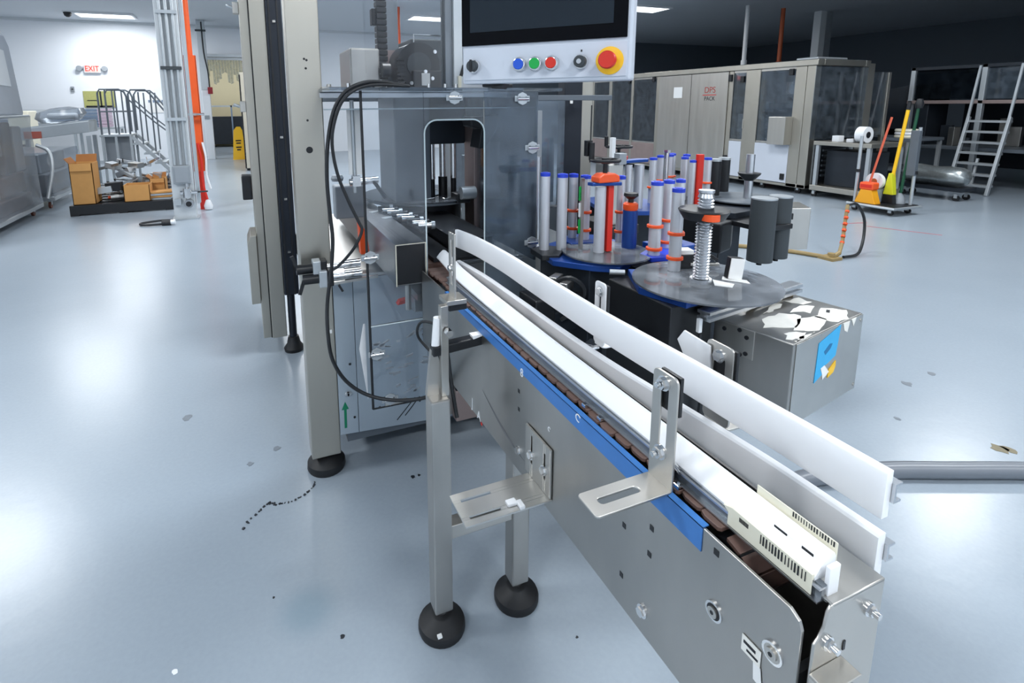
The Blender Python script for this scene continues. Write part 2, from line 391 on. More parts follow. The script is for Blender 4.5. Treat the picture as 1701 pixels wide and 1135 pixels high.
# ================================================================ CONVEYOR
conv = thing('chain_conveyor', 'stainless tabletop chain conveyor with blue tape and white side guides in the foreground', 'conveyor', (.6, .33, .6))
X0, X1 = .540, .668
sp = MB().prism([(.334, .600), (1.74, .600), (1.74, .879), (.350, .879), (.338, .872), (.334, .862)], 'x', X0, X0+.005).build('side_plate', STEELW, conv, bevel=.001)
MB().prism([(.334, .600), (1.74, .600), (1.74, .886), (.334, .886)], 'x', X1-.005, X1).build('side_plate', STEELW, conv)
MB().box(X0+.005, X1-.005, .36, 1.74, .60, .604).build('bottom_plate', STEELW, conv)
# end plate, stepped top, folded lip
ep = MB().prism([(.548, .50), (.662, .50), (.6655, .86), (.666, .893), (.572, .893), (.566, .886), (.563, .868), (.556, .856), (.549, .850)], 'y', .3245, .3285)
ep.box(.574, .666, .3245, .40, .8895, .8935).build('end_plate', STEEL, conv, bevel=.0015)
for x, z in ((.571, .845), (.640, .862)):
    b = bolt('end_bolt', (x, .3245, z), (0, -1, 0), conv, .0065, .007)
    MB().cyl((x, .3185, z), (x, .311, z), .004, 10).build('stud', CHROME, b)
# side bracket on the end plate with adjusting bolt
br = MB().box(.545, .60, .3005, .3245, .812, .815).box(.545, .5485, .18, .3245, .70, .812).build('take_up_bracket', STEEL, conv, bevel=.001)
b = MB().cyl((.585, .3245, .795), (.585, .295, .795), .011, 6).build('adjusting_bolt', CHROME, br)
MB().cyl((.585, .295, .795), (.585, .282, .795), .0055, 12).build('thread', CHROME, b)
MB().box(.600, .604, .3235, .3245, .822, .834).build('slot_mark', BLACK, conv)
# blue tape strip (folded over the plate edge)
MB().prism([(.477, .843), (1.50, .862), (1.50, .8815), (.477, .8815)], 'x', X0-.0014, X0-.0002).box(X0-.0014, X0+.010, .477, 1.50, .8795, .8812).build('blue_tape_strip', BLUE, conv)
MB().box(X0-.0016, X0-.0013, .60, .602, .852, .874).build('tape_scratch', INK, conv)
# plate holes, bolts, screws
for y, z in ((1.011, .803), (1.01, .758), (.635, .756), (.572, .802), (.574, .754), (.636, .660), (.453, .862)):
    MB().obox((X0-.0003, y, z), .0008, .008, .009).build('punched_hole', BLACK, conv)
for y, z in ((1.008, .655), (.581, .643)): bolt('side_bolt', (X0, y, z), (-1, 0, 0), conv, .008, .008)
for y, z, dk in ((.448, .776, 1), (.363, .803, 0)):
    w = MB().cyl((X0, y, z), (X0-.003, y, z), .0135, 20).build('pivot_washer', CHROME, conv)
    MB().cyl((X0-.003, y, z), (X0-.0034, y, z), .0105, 20).build('ring', BLACK if dk else STEEL, w)
    MB().cyl((X0-.0034, y, z), (X0-.006, y, z), .0075, 18).build('pivot_screw', STEEL, w)
    MB().cyl((X0-.006, y, z), (X0-.0064, y, z), .003, 6).build('socket', BLACK, w)
# paper label dangling on the plate
lb = MB().box(X0-.0016, X0-.0006, .377, .404, .765, .788).build('torn_sticker', TORN, conv)
MB().box(X0-.0022, X0-.0016, .384, .401, .778, .782).box(X0-.0022, X0-.0016, .380, .396, .770, .773).build('sticker_print', INK, lb)
MB().prism([(.372, .74), (.384, .742), (.386, .765), (.376, .765)], 'x', X0-.0018, X0-.0008).build('sticker_flap', PAPER, lb)
text('paint_letter', 'J', .042, WPAINT, conv, (X0-.0008, 1.285, .622), (PI/2, 0, -PI/2))
text('paint_letter', 'A', .036, WPAINT, conv, (X0-.0008, 1.240, .609), (PI/2, 0, -PI/2))
MB().obox((X0-.0008, 1.222, .596), .0008, .010, .008).build('red_paint_fleck', REDINK, conv)
text('paint_letter', '8', .028, WPAINT, conv, (X0-.0018, .995, .855), (PI/2, 0, -PI/2))
text('paint_letter', 'c', .022, WPAINT, conv, (X0-.0008, .876, .790), (PI/2, .4, -PI/2))
text('paint_letter', 'C', .022, WPAINT, conv, (X0-.0018, .775, .872), (PI/2, .3, -PI/2))
# dark curved mark on the plate: thin grey strip
sc = [Vector((X0-.0004, 1.22-.012*i, .70-.055*math.sin(i/20*PI*.5))) for i in range(21)]
m_ = MB()
for i in range(20):
    w0 = .004*math.sin(PI*i/20)+.0004; w1 = .004*math.sin(PI*(i+1)/20)+.0004
    a, b_ = sc[i], sc[i+1]
    m_.add([a+Vector((0, 0, -w0)), b_+Vector((0, 0, -w1)), b_+Vector((0, 0, w1)), a+Vector((0, 0, w0))], [(0, 1, 2, 3)])
m_.build('dark_arc', mat('arc_grey', (104, 104, 106), .5), conv, smooth=False)
# chain slats
pitch = .0385
first = None
k = 0; y = .462
while y < 1.70:
    if first is None:
        s_ = MB().prism([(.5535, y+.004), (.5575, y), (.652, y), (.652, y+pitch-.0022), (.5575, y+pitch-.0022), (.5535, y+pitch-.012)], 'z', .8795, .8858)
        first = s_.build('chain_slat', BROWN, conv, bevel=.0008)
    else:
        c = first.copy(); COL.objects.link(c); c.location = (first.location[0], first.location[1]+k*pitch, first.location[2]+random.uniform(-.0006, .0006)); c.rotation_euler = (0, random.uniform(-.012, .012), 0)
        W[c.name] = W[first.name]
    y += pitch; k += 1
# chain turning down over the sprocket at the near end
cy_, cz_, R_ = .452, .838, .0445
for i in range(4):
    a0 = math.radians(88-i*34); a1 = math.radians(88-(i+1)*34+4)
    p = [(cy_-R_*math.cos(a0)*1.0, cz_+R_*math.sin(a0)), (cy_-R_*math.cos(a1), cz_+R_*math.sin(a1))]
    q = [(cy_-(R_-.006)*math.cos(a1), cz_+(R_-.006)*math.sin(a1)), (cy_-(R_-.006)*math.cos(a0), cz_+(R_-.006)*math.sin(a0))]
    MB().prism(p+q, 'x', .5535, .652).build('chain_slat', BROWND, conv, bevel=.0008)
MB().cyl((.56, cy_, cz_), (.65, cy_, cz_), .034, 20).build('sprocket_drum', BLACK, conv)
MB().box(.546, .66, .336, .345, .62, .80).build('inner_guard', BLACK, conv)
for y, z in ((.545, .889), (.735, .889), (.783, .889)):
    MB().obox((.560, y, z), .010, .011, .007).build('link_pin', CHROME, conv, bevel=.001)
# left guide rail : aluminium channel + white insert
lg = MB().box(.5640, .5760, .336, 1.56, .8870, .8895).build('left_guide_rail', ALU, conv)
MB().box(.5700, .5760, .336, 1.56, .8895, .903).build('channel_web', ALUD, lg)
MB().box(.5665, .5790, .336, 1.56, .903, .9060).build('channel_lip', ALU, lg)
MB().box(.5705, .5790, .336, 1.56, .9060, .9078).build('channel_groove', ALUD, lg)
path = [(.5745, .345, .906), (.5745, .42, .9065), (.575, .5, .907), (.576, .63, .9075), (.576, .79, .9075), (.577, 1.0, .9075), (.580, 1.33, .910), (.584, 1.52, .912), (.592, 1.62, .915), (.598, 1.70, .918), (.600, 1.735, .918)]
path = smooth_path(path, 4)
MB().sweep([tuple(p) for p in path], [(-.004, 0), (.020, 0), (.029, .012), (.029, .023), (.026, .028), (.018, .029), (.006, .019), (-.005, .005)]).build('white_insert', PE, lg)
MB().box(.578, .596, .334, .3395, .885, .930).build('end_stop', PE, lg, bevel=.001)
tp = MB().box(.5655, .5670, .345, .462, .8900, .909).prism([(.345, .909), (.462, .909), (.470, .914), (.455, .919), (.345, .917)], 'x', .5650, .5690).build('cream_tape', CREAM, lg, bevel=.0006)
tp2 = MB().box(.6040, .6055, .345, .452, .912, .9445).build('cream_tape', CREAM, lg, bevel=.0004)
pk = MB()
for i in range(15):
    y = .352+i*.0042; pk.box(.5645, .5650, y, y+random.choice((.0011, .0019)), .902, .9145)
for i in range(10):
    y = .430+i*.0014; pk.box(.5645, .5650, y, y+.0008, .908, .914)
pk.build('barcode', INK, tp)
pk = MB()
for i in range(16):
    y = .348+i*.0034; pk.box(.6035, .6040, y, y+random.choice((.0009, .0017)), .937, .9435)
pk.box(.5735, .5745, .352, .366, .9315, .9345).box(.5735, .5745, .385, .402, .9315, .934)
pk.build('barcode', INK, tp2)
# right guides (lower and upper): white boards that bow slightly, with aluminium backing channel
lowp = smooth_path([(.657, 1.70, .852), (.672, 1.52, .852), (.673, 1.30, .852), (.670, 1.07, .853), (.672, .88, .854), (.683, .73, .854), (.692, .60, .855), (.697, .49, .856), (.697, .352, .856)], 4)
g = MB().sweep(lowp, [(.002, 0), (.002, .058), (-.001, .061), (-.012, .061), (-.012, 0)]).build('lower_right_guide', PE, conv)
MB().sweep([tuple(p-Vector((0, 0, 0))) for p in lowp[:-1]]+[tuple(lowp[-1]+Vector((0, -.004, 0)))], [(-.0125, .022), (-.0125, .046), (-.026, .046), (-.026, .043), (-.016, .043), (-.016, .025), (-.026, .025), (-.026, .022)]).build('backing_channel', ALU, g)
upp = smooth_path([(.669, 1.745, .950), (.685, 1.646, .950), (.691, 1.55, .950), (.693, 1.40, .950), (.687, 1.25, .950), (.681, 1.09, .950), (.675, .89, .950), (.680, .67, .950), (.684, .48, .949), (.685, .347, .948)], 4)
g = MB().sweep(upp, [(0, 0), (0, .060), (-.002, .063), (-.012, .063), (-.012, 0)]).build('upper_right_guide', PE, conv)
MB().sweep([tuple(p) for p in upp[:-1]]+[tuple(upp[-1]+Vector((0, -.004, 0)))], [(-.0125, .020), (-.0125, .046), (-.026, .046), (-.026, .043), (-.016, .043), (-.016, .023), (-.026, .023), (-.026, .020)]).build('backing_channel', ALU, g)
# slotted L brackets
def l_bracket(y0, y1, name='slotted_bracket'):
    b = MB().ring_plate('x', .533, .537, y0, y1, .890, 1.070, y0+.017, y1-.017, .935, 1.060, .009)
    b.ring_plate('z', .893, .897, .405, .5375, y0, y1, .425, .495, y0+.018, y1-.018, .006)
    o = b.build(name, STEEL, conv, bevel=.0012)
    for z in (1.055, .946):
        bo = bolt('bracket_bolt', (.533, (y0+y1)/2, z), (-1, 0, 0), o, .0085, .010)
        MB().cyl(((.522), (y0+y1)/2, z), (.516, (y0+y1)/2, z), .004, 10).build('stud', CHROME, bo)
        if z < 1: MB().cyl((.537, (y0+y1)/2, z), (.572, (y0+y1)/2, z-.045), .0045, 10).build('rod', CHROME, bo)
    MB().box(.540, .546, y0+.002, y1-.008, 1.01, 1.07).build('clip', BLACK, o, bevel=.001)
    MB().box(.537, .566, y0+.028, y1-.006, .890, .904).build('rail_clip', BLACK, o, bevel=.001)
    return o
l_bracket(.531, .580)
b = MB().slot_plate('x', .470, .475, 1.235, 1.275, .955, 1.128, [(1.248, 1.262, .99, 1.11)]).build('slotted_bracket', STEEL, conv, bevel=.001)
bolt('bracket_bolt', (.47, 1.255, 1.035), (-1, 0, 0), b, .008, .009)
MB().box(.445, .50, 1.225, 1.285, .945, .957).build('clamp_foot', STEEL, b, bevel=.001)
MB().box(.455, .505, 1.235, 1.275, .925, .945).build('clamp_block', BLACK, b, bevel=.002)
for y0, y1, x0, zt in ((.615, .672, .735, 1.040), (.965, 1.005, .735, 1.045)):
    b = MB().ring_plate('x', x0, x0+.004, y0, y1, .893, zt, y0+.016, y1-.016, .925, zt-.02, .009).ring_plate('z', .889, .893, x0, x0+.135, y0, y1, x0+.045, x0+.11, y0+.014, y1-.014, .009)
    o = b.build('slotted_bracket', STEEL if y0 < .8 else PE, conv, bevel=.001)
    bolt('bracket_bolt', (x0, (y0+y1)/2, zt-.022), (-1, 0, 0), o, .009, .008)
    MB().cyl((x0, (y0+y1)/2, .975), (.697, (y0+y1)/2, .975), .005, 10).cyl((x0, (y0+y1)/2, .886), (.70, (y0+y1)/2, .886), .005, 10).build('rod', CHROME, o)
    MB().box(x0+.004, x0+.010, y0-.004, y1-.008, .96, zt-.004).build('clip', BLACK, o, bevel=.001)
MB().prism([(.655, .99), (.715, .985), (.735, 1.012), (.72, 1.035), (.66, 1.03)], 'x', .728, .732).build('white_shim', PE, conv)
MB().box(.668, .69, .60, 1.7, .862, .868).box(.668, .676, .60, 1.7, .868, .874).build('wear_strip', STEELH, conv)
for y in (.56, .70, .86):
    MB().box(.668, .73, y, y+.035, .80, .845).build('rail_support', STEEL, conv, bevel=.002)
# leg stand
def foot(parent, x, y, r=.066, top=.075):
    f = MB().lathe([(r*.97, 0), (r, .006), (r, .018), (r*.96, .025), (r*.90, .027), (r*.60, .040), (r*.46, .047), (r*.40, .050)], (x, y, .0005), 28).build('levelling_foot', RUBBER, parent)
    MB().cyl((x, y, .052), (x, y, top), .013, 12).cyl((x, y, .056), (x, y, .066), .017, 6).build('foot_stud', CHROME, f)
    return f
def square_tube(x0, x1, y0, y1, z0, z1):
    return MB().box(x0, x1, y0, y1, z0, z1)
square_tube(.389, .441, 1.195, 1.247, .07, .705).build('leg', STEELW, conv, bevel=.004)
MB().prism([(.389, .705), (.441, .705), (.441, .73), (.417, .83), (.404, .83)], 'y', 1.232, 1.247).build('leg_gusset', STEELW, conv)
MB().box(.425, .445, 1.215, 1.235, .705, .95).build('leg_upright', STEEL, conv, bevel=.001)
square_tube(.624, .677, 1.195, 1.247, .07, .60).build('leg', STEELW, conv, bevel=.004)
foot(conv, .415, 1.221); foot(conv, .650, 1.221)
MB().box(.385, .397, 1.165, 1.175, .03, .036).build('foot_tag', PAPER, conv)
MB().box(.441, .624, 1.200, 1.240, .290, .330).build('cross_brace', STEEL, conv, bevel=.002)
sh = MB().slot_plate('z', .633, .637, .345, .5395, .858, .952, [(.365, .43, .873, .880), (.365001, .430001, .925, .932)][:1])
sh = MB()
sh.box(.345, .5395, .858, .874, .633, .637).box(.345, .362, .874, .882, .633, .637).box(.430, .5395, .874, .882, .633, .637)
sh.box(.345, .5395, .882, .924, .633, .637).box(.345, .362, .924, .932, .633, .637).box(.430, .5395, .924, .932, .633, .637).box(.345, .5395, .932, .952, .633, .637)
sh = sh.build('slotted_shelf', STEELH, conv, bevel=.0008)
vb = MB().slot_plate('x', .5335, .5385, .860, .966, .637, .750, [(.880, .887, .668, .728), (.935, .942, .668, .735)]).build('slotted_mount', STEEL, conv, bevel=.001)
for y in (.8835, .9385):
    bolt('mount_bolt', (.5335, y, .69), (-1, 0, 0), vb, .008, .008)
hk = MB().obox((.455, .880, .6405), .022, .016, .008).obox((.47, .868, .6405), .012, .022, .008).build('white_clip', WHITE, sh, bevel=.002)
# sensor arm on the left
sa = MB().prism([(.405, .815), (.545, .825), (.550, .842), (.545, .848), (.405, .842)], 'y', 1.22, 1.25).build('sensor_arm', BLACK, conv, bevel=.003)
MB().prism([(.515, .846), (.545, .852), (.54, .856), (.512, .856)], 'y', 1.218, 1.24).build('paper_scrap', PAPER, sa)
MB().cyl((.417, 1.235, .84), (.424, 1.235, .915), .012, 14).build('sensor_head', WHITE, sa)
MB().cyl((.44, 1.21, .885), (.44, 1.19, .885), .010, 6).build('lock_bolt', CHROME, sa)
MB().tube(smooth_path([(.476, 1.24, .832), (.449, 1.30, .774), (.414, 1.35, .802), (.402, 1.35, .836), (.412, 1.33, .869), (.437, 1.26, .883)], 4), .004, 6).build('sensor_lead', CABLE, sa)
MB().tube(smooth_path([(.445, 1.225, .82), (.452, 1.22, .74), (.462, 1.215, .66), (.464, 1.21, .64)], 4), .005, 6).build('sensor_lead', CABLE, sa)
# ---- stray label holders standing by the conveyor
# ================================================================ MAIN MACHINE
mc = thing('labelling_machine', 'tall stainless labelling machine with clear acrylic guards behind the conveyor', 'machine', (1.1, 2.6, 0))
MB().box(.155, .267, 2.0, 2.1, .075, 2.75).build('front_post', STEELP, mc, bevel=.004)
for z, dx in ((1.612, 0), (1.608, .008), (1.58, .004), (1.40, 0)):
    MB().cyl((.211+dx, 2.0, z), (.211+dx, 1.9992, z), .0042, 10).build('post_hole', BLACK, mc)
MB().cyl((.212, 2.0, 1.295), (.212, 1.9992, 1.295), .012, 14).build('post_hole', BLACK, mc)
MB().box(.245, .256, 1.999, 2.0, .59, .605).build('post_tag', PAPER, mc)
f = MB().lathe([(.072, 0), (.076, .01), (.074, .032), (.05, .052), (.035, .06)], (.213, 2.05, 0), 28).build('levelling_foot', RUBBER, mc)
MB().cyl((.213, 2.05, .055), (.213, 2.05, .08), .022, 14).build('foot_stud', CHROME, f)
# black lift column and stainless side cabinet on the far left
bc = MB().box(.150, .232, 3.18, 3.26, .36, 2.75).build('lift_column', ANOD, mc, bevel=.004)
MB().box(.163, .172, 3.176, 3.18, .36, 2.75).box(.205, .214, 3.176, 3.18, .36, 2.75).build('column_groove', BLACK, bc)
MB().cyl((.185, 3.22, .08), (.185, 3.22, .36), .022, 14).build('column_rod', ANOD, bc)
MB().lathe([(.055, 0), (.058, .02), (.04, .045), (.03, .09)], (.185, 3.22, 0), 24).build('levelling_foot', RUBBER, bc)
for z in (1.9, 1.28, .93, .62): MB().obox((.19, 3.178, z), .016, .006, .012).build('column_screw', CHROME, bc)
MB().box(.068, .150, 3.20, 3.9, .10, 2.75).build('side_cabinet', STEELP, mc, bevel=.004)
MB().box(.020, .066, 3.22, 3.9, .10, 2.75).build('side_door', STEELP, mc, bevel=.004)
MB().box(.062, .070, 3.215, 3.24, .10, 2.75).build('gap_shade', BLACK, mc)  # black strip paints the shade in the gap beside the door
jb = MB().prism([(-.030, .335), (.020, .335), (.020, .735), (-.012, .735), (-.030, .69)], 'y', 3.17, 3.42).build('junction_box', STEELP, mc, bevel=.003)
for y, z in ((3.3, 1.45), (3.3, 1.98)):
    b = MB().box(-.012, .02, y, y+.05, z-.03, z+.03).build('cabinet_latch', STEEL, mc, bevel=.003)
    MB().cyl((-.012, y+.02, z), (-.045, y+.02, z+.012), .009, 10).build('latch_knob', GALV, b)
MB().box(-.035, .018, 3.30, 3.40, .92, 1.06).build('cable_plug', BLACK, mc, bevel=.006)
# base
MB().box(1.45, 2.09, 2.92, 3.25, .10, .80).build('rear_base', MIDG, mc)
MB().box(.30, 1.40, 2.03, 3.2, .10, .80).build('base_cabinet', MIDG, mc)
for x0, x1, nm in ((.268, .342, 0), (.344, .640, 0), (.642, .762, 0), (.764, 1.08, 1), (1.082, 1.42, 1)):
    MB().prism([(x0, .155-.075*(x0-.268)/1.2), (x1, .155-.075*(x1-.268)/1.2), (x1, .795), (x0, .795)], 'y', 2.0, 2.012).build('base_panel', FILM if not nm else STEEL, mc, bevel=.001)
MB().box(.26, 1.44, 2.0, 3.25, .797, .81).build('table_top', STEELH, mc, bevel=.002)
for x, y in ((.40, 2.3), (1.0, 2.15), (1.36, 2.2), (1.95, 3.1), (.4, 3.0), (1.0, 3.0)):
    MB().lathe([(.05, 0), (.052, .015), (.03, .04), (.02, .11)], (x, y, 0), 20).build('levelling_foot', RUBBER, mc)
ar = MB().prism([(.2855, .182), (.2955, .182), (.2965, .262), (.3055, .262), (.292, .295), (.2775, .262), (.2865, .262)], 'y', 1.9985, 2.0).build('green_arrow', GREENV, mc)
for x, z in ((.302, .327), (.309, .327)): bolt('base_bolt', (x, 2.0, z), (0, -1, 0), mc, .008, .01)
for x, z in ((.318, .45), (.327, .22), (.43, .24), (.60, .23)): MB().cyl((x, 2.0, z), (x, 1.998, z), .005, 10).build('base_screw', INK, mc)
for k in range(2):
    MB().bar((.50+.035*k, 1.9993, .165+.012*k), (.58+.02*k, 1.9993, .25+.0*k), .0006, .004).build('film_mark', INK, mc)
MB().box(.716, .795, 1.88, 2.0, .309, .56).build('drive_motor', BLACK, mc, bevel=.004)
MB().box(.722, .840, 1.89, 2.0, .165, .302).build('gear_housing', PINKS, mc, bevel=.004)
MB().box(.68, .722, 1.93, 2.0, .18, .62).build('motor_bracket', STEELW, mc, bevel=.002)
# acrylic enclosure
def acrylic_panel(x0, x1, y0, y1, z0, z1, m=ACRYL):
    return MB().box(x0, x1, y0, y1, z0, z1).build('acrylic_panel', m, mc)
YS = 1.748
def front_sheet():
    # front sheet, x .352..1.0, z .70..1.5, with round-cornered tunnel cut-out
    b = MB(); x0, x1, z0, z1 = .352, 1.0, .70, 1.497; a0, a1, zt, r = .563, .785, 1.40, .045
    b.box(x0, a0, YS, YS+.006, z0, z1); b.box(a0, a1, YS, YS+.006, zt, z1)
    for cx, sg in ((a0+r, -1), (a1-r, 1)):
        cz = zt-r; pts = [(cx+sg*r, zt), ]
        for i in range(9):
            an = PI/2*i/8; pts.append((cx+sg*r*math.sin(an), cz+r*math.cos(an)))
        b.prism([pts[0]]+pts[1:], 'y', YS, YS+.006)
    return b
front_sheet().build('acrylic_panel', ACRYL, mc, smooth=False)
acrylic_panel(.786, 1.0, YS, YS+.006, .70, 1.497, ACRYLD)
e = MB(); a0, a1, zt, r = .563, .785, 1.40, .045
pts = [(a0, YS, .70), (a0, YS, zt-r)]+[(a0+r-r*math.cos(PI/2*i/6), YS, zt-r+r*math.sin(PI/2*i/6)) for i in range(7)]
pts += [(a1-r+r*math.sin(PI/2*i/6), YS, zt-r+r*math.cos(PI/2*i/6)) for i in range(7)]+[(a1, YS, zt-r), (a1, YS, .70)]
e.tube(pts, .0028, 5); e.build('cutout_edge', EDGE, mc)
MB().tube([(.352, YS, 1.497), (.352, YS, .39)], .0045, 6).build('panel_seal', CABLE, mc)
MB().tube([(.352, YS, .39), (.58, YS, .385)], .003, 6).build('panel_seal', CABLE, mc)
acrylic_panel(.352, .575, YS, YS+.006, .385, .695)
MB().tube([(.355, YS-.001, .698), (.572, YS-.001, .698)], .0025, 5).build('panel_edge', EDGE, mc)
acrylic_panel(.995, 1.001, YS+.008, 2.45, .86, 1.497, ACRYLD)
acrylic_panel(1.001, 1.44, 2.6, 2.606, .82, 1.49, ACRYLD)
acrylic_panel(1.46, 1.85, 2.9, 2.906, .82, 1.49, ACRYLD)
MB().box(.267, 1.02, 1.985, 1.991, 1.435, 1.44).build('panel_edge', EDGE, mc)
# white wedge of film behind the lower guard, smears and scraps
MB().prism([(.322, .60), (.340, .69), (.346, .69), (.346, .40)], 'y', 1.80, 1.804).build('white_film', PE, mc)
sm = MB()
random.seed(3)
for i in range(34):
    x = random.uniform(.37, .56); z = random.uniform(.42, .66); l = random.uniform(.008, .045); a = random.uniform(-.3, .6)
    sm.obox((x, YS+.0075, z), l, .0012, random.uniform(.003, .010), Matrix.Rotation(-a, 3, 'Y'))
sm.build('adhesive_residue', WHITE, mc)
def hinge(x, z, y=YS):
    h = MB().cyl((x, y-.005, z), (x, y, z), .023, 8).box(x-.030, x+.030, y-.003, y, z-.010, z+.010).build('hinge', GALV, mc, bevel=.001)
    MB().cyl((x-.022, y-.008, z), (x+.022, y-.008, z), .006, 12).build('hinge_barrel', CHROME, h)
    MB().cyl((x+.013, y-.004, z+.004), (x+.013, y-.008, z+.004), .0035, 10).cyl((x-.013, y-.004, z+.004), (x-.013, y-.008, z+.004), .0035, 10).build('hinge_screw', INK, h)
for x, z in ((.673, 1.474), (.934, 1.470), (.978, 1.293), (.980, .934), (.362, .945), (.372, .596), (.414, .415)): hinge(x, z)
MB().box(.395, .475, YS-.004, YS, .392, .408).build('lower_handle', STEEL, mc, bevel=.002)
# head beam and top plate
MB().box(.256, 1.10, 1.745, 2.05, 1.497, 1.508).build('top_plate', ACRYLD, mc)
MB().box(.256, 1.04, 1.99, 2.03, 1.478, 1.497).build('head_beam', ALU, mc, bevel=.002)
MB().box(.256, 1.04, 2.05, 2.34, 1.488, 1.50).build('top_plate', ACRYLD, mc)
MB().box(.43, 1.04, 2.30, 2.70, 1.488, 1.50).build('drive_plate', MIDG, mc, bevel=.002)
MB().box(.256, 2.05, 2.70, 2.78, 1.47, 1.50).build('rear_beam', MIDG, mc, bevel=.002)
sc_ = MB()
for x in (.325, .372, .405, .455, .478, .60, .66, .70): sc_.cyl((x, 1.80, 1.508), (x, 1.80, 1.522), .006, 8)
tag(sc_.build('screw_heads', CHROME, mc), kind='stuff')
MB().box(.262, .33, 1.96, 2.06, 1.508, 1.516).cyl((.29, 1.99, 1.516), (.29, 1.99, 1.526), .008, 10).build('corner_clamp', STEEL, mc, bevel=.001)
# inner workings under the top plate
MB().box(.62, .79, 2.36, 2.66, 1.0, 1.487).build('turret_housing', MIDG, mc, bevel=.006)
MB().box(.79, .97, 2.38, 2.66, 1.27, 1.487).build('turret_head', DARKM, mc, bevel=.006)
for x in (.82, .875, .93):
    b = MB().cyl((x, 2.44, 1.10), (x, 2.44, 1.27), .016, 14).build('plunger', CHROME, mc)
    MB().cyl((x, 2.44, .985), (x, 2.44, 1.11), .022 if x == .875 else .014, 14).build('plunger_head', BLACK, b)
MB().box(.885, .955, 2.28, 2.36, 1.00, 1.045).build('dark_block', BLACK, mc, bevel=.006)
MB().cyl((.90, 2.27, 1.05), (.97, 2.27, 1.05), .03, 14).build('white_cylinder', GALV, mc)
MB().box(.98, 1.10, 2.30, 2.42, .81, 1.487).build('inner_post', PINKS, mc, bevel=.004)
MB().box(1.14, 1.17, 2.30, 2.42, .81, 1.487).build('inner_post', STEEL, mc, bevel=.003)
MB().prism([(.86, 1.40), (.99, 1.41), (.985, 1.35), (.93, 1.27), (.90, 1.27), (.915, 1.35), (.87, 1.36)], 'y', 2.06, 2.16).build('hopper_chute', BLACK, mc, bevel=.004)
MB().lathe([(.04, 0), (.06, .06), (.045, .12)], (.93, 2.12, 1.36), 18).build('hopper', DGREY, mc)
ds = MB().lathe([(.275, 0), (.278, .006), (.275, .012)], (.80, 2.56, .995), 48).build('rotary_table', ALUD, mc)
MB().lathe([(.29, 0), (.29, .004)], (.80, 2.56, 1.012), 48).build('starwheel_disc', DISC, mc)
MB().lathe([(.12, 0), (.12, .004), (.05, .03)], (.80, 2.56, 1.016), 24).build('table_hub', CHROME, mc)
MB().lathe([(.20, 0), (.20, .17)], (.80, 2.56, .81), 32).build('table_drum', BLACK, mc)
for x, y in ((.78, 2.36), (.86, 2.33), (.72, 2.62), (.70, 2.40)):
    MB().obox((x, y, 1.02), .05, .018, .008, Matrix.Rotation(random.uniform(-.6, .6), 3, 'Z')).build('star_clip', CHROME, mc, bevel=.002)
# open-ended guide tubes
MB().box(.570, .668, 1.765, 2.6, .812, .884).build('inner_bed', BROWND, mc)
for k in range(20): MB().box(.575, .655, 1.77+.0385*k, 1.806+.0385*k, .884, .889).build('bed_slat', BROWND, mc)
def channel(x0, x1, y0, y1, z0, z1, t=.004, m=STEELD):
    return MB().box(x0, x1, y0, y1, z1-t, z1).box(x0, x1, y0, y1, z0, z0+t).box(x0, x0+t, y0, y1, z0+t, z1-t).box(x1-t, x1, y0, y1, z0+t, z1-t).build('guide_tube', m, mc, bevel=.0008)
g = channel(.449, .556, 1.738, 2.95, .833, .980)
MB().box(.453, .552, 1.742, 1.746, .837, .976).build('tube_inside_shade', BLACK, g)  # black sheet paints the darkness inside the open tube
g = channel(.70, .86, 1.83, 2.6, .865, .955)
MB().box(.705, .855, 1.86, 1.87, .87, .95).build('tube_inside_shade', BLACK, g)  # black sheet for the shaded tube inside, as above
MB().tube([(.449, 1.737, .833), (.449, 1.737, .980), (.556, 1.737, .980), (.556, 1.737, .833)], .0018, 5).build('tube_lip', CREAM, mc)  # cream colour paints the light caught on the steel rim
# infeed fittings: row of chrome and black adjusters on a rail
MB().bar((.585, 2.30, .975), (.625, 1.95, .965), .03, .012).build('infeed_rail', BLACK, mc, bevel=.001)
for i in range(9):
    t = i/8; x = .56+.075*t; y = 2.34-.36*t
    a = MB().cyl((x-.03, y, .995-.01*t), (x+.02, y-.01, .995-.01*t), .012, 12).build('infeed_adjuster', CHROME if i % 3 else BLACK, mc)
    MB().cyl((x+.02, y-.01, .995-.01*t), (x+.034, y-.012, .995-.01*t), .017, 12).build('adjuster_knob', BLACK if i % 2 else GALV, a)
for x, y, z in ((.54, 2.2, .975), (.52, 2.35, .975), (.50, 2.1, .97)):
    MB().obox((x, y, z), .06, .03, .016, Matrix.Rotation(.5, 3, 'Z')).build('infeed_block', GALV, mc, bevel=.002)
MB().box(.60, .69, 1.78, 2.4, .891, .905).build('dark_bed', BLACK, mc)
MB().prism([(.40, .86), (.435, .86), (.425, .95), (.395, 1.0)], 'y', 2.1, 2.14).build('orange_tab', ORANGE, mc)
MB().box(.64, .72, 1.86, 2.0, .66, .80).build('junction_block', DGREY, mc, bevel=.003)
MB().box(.55, .64, 1.83, 1.95, .735, .76).cyl((.52, 1.85, .70), (.52, 1.85, .81), .012, 12).build('bracket_cluster', STEEL, mc)
MB().obox((.60, 1.90, .70), .10, .06, .05).build('bracket_box', GALV, mc, bevel=.002)
MB().prism([(.50, .69), (.60, .70), (.585, .715), (.51, .705)], 'y', 1.93, 1.96).build('red_guard', RED, mc)
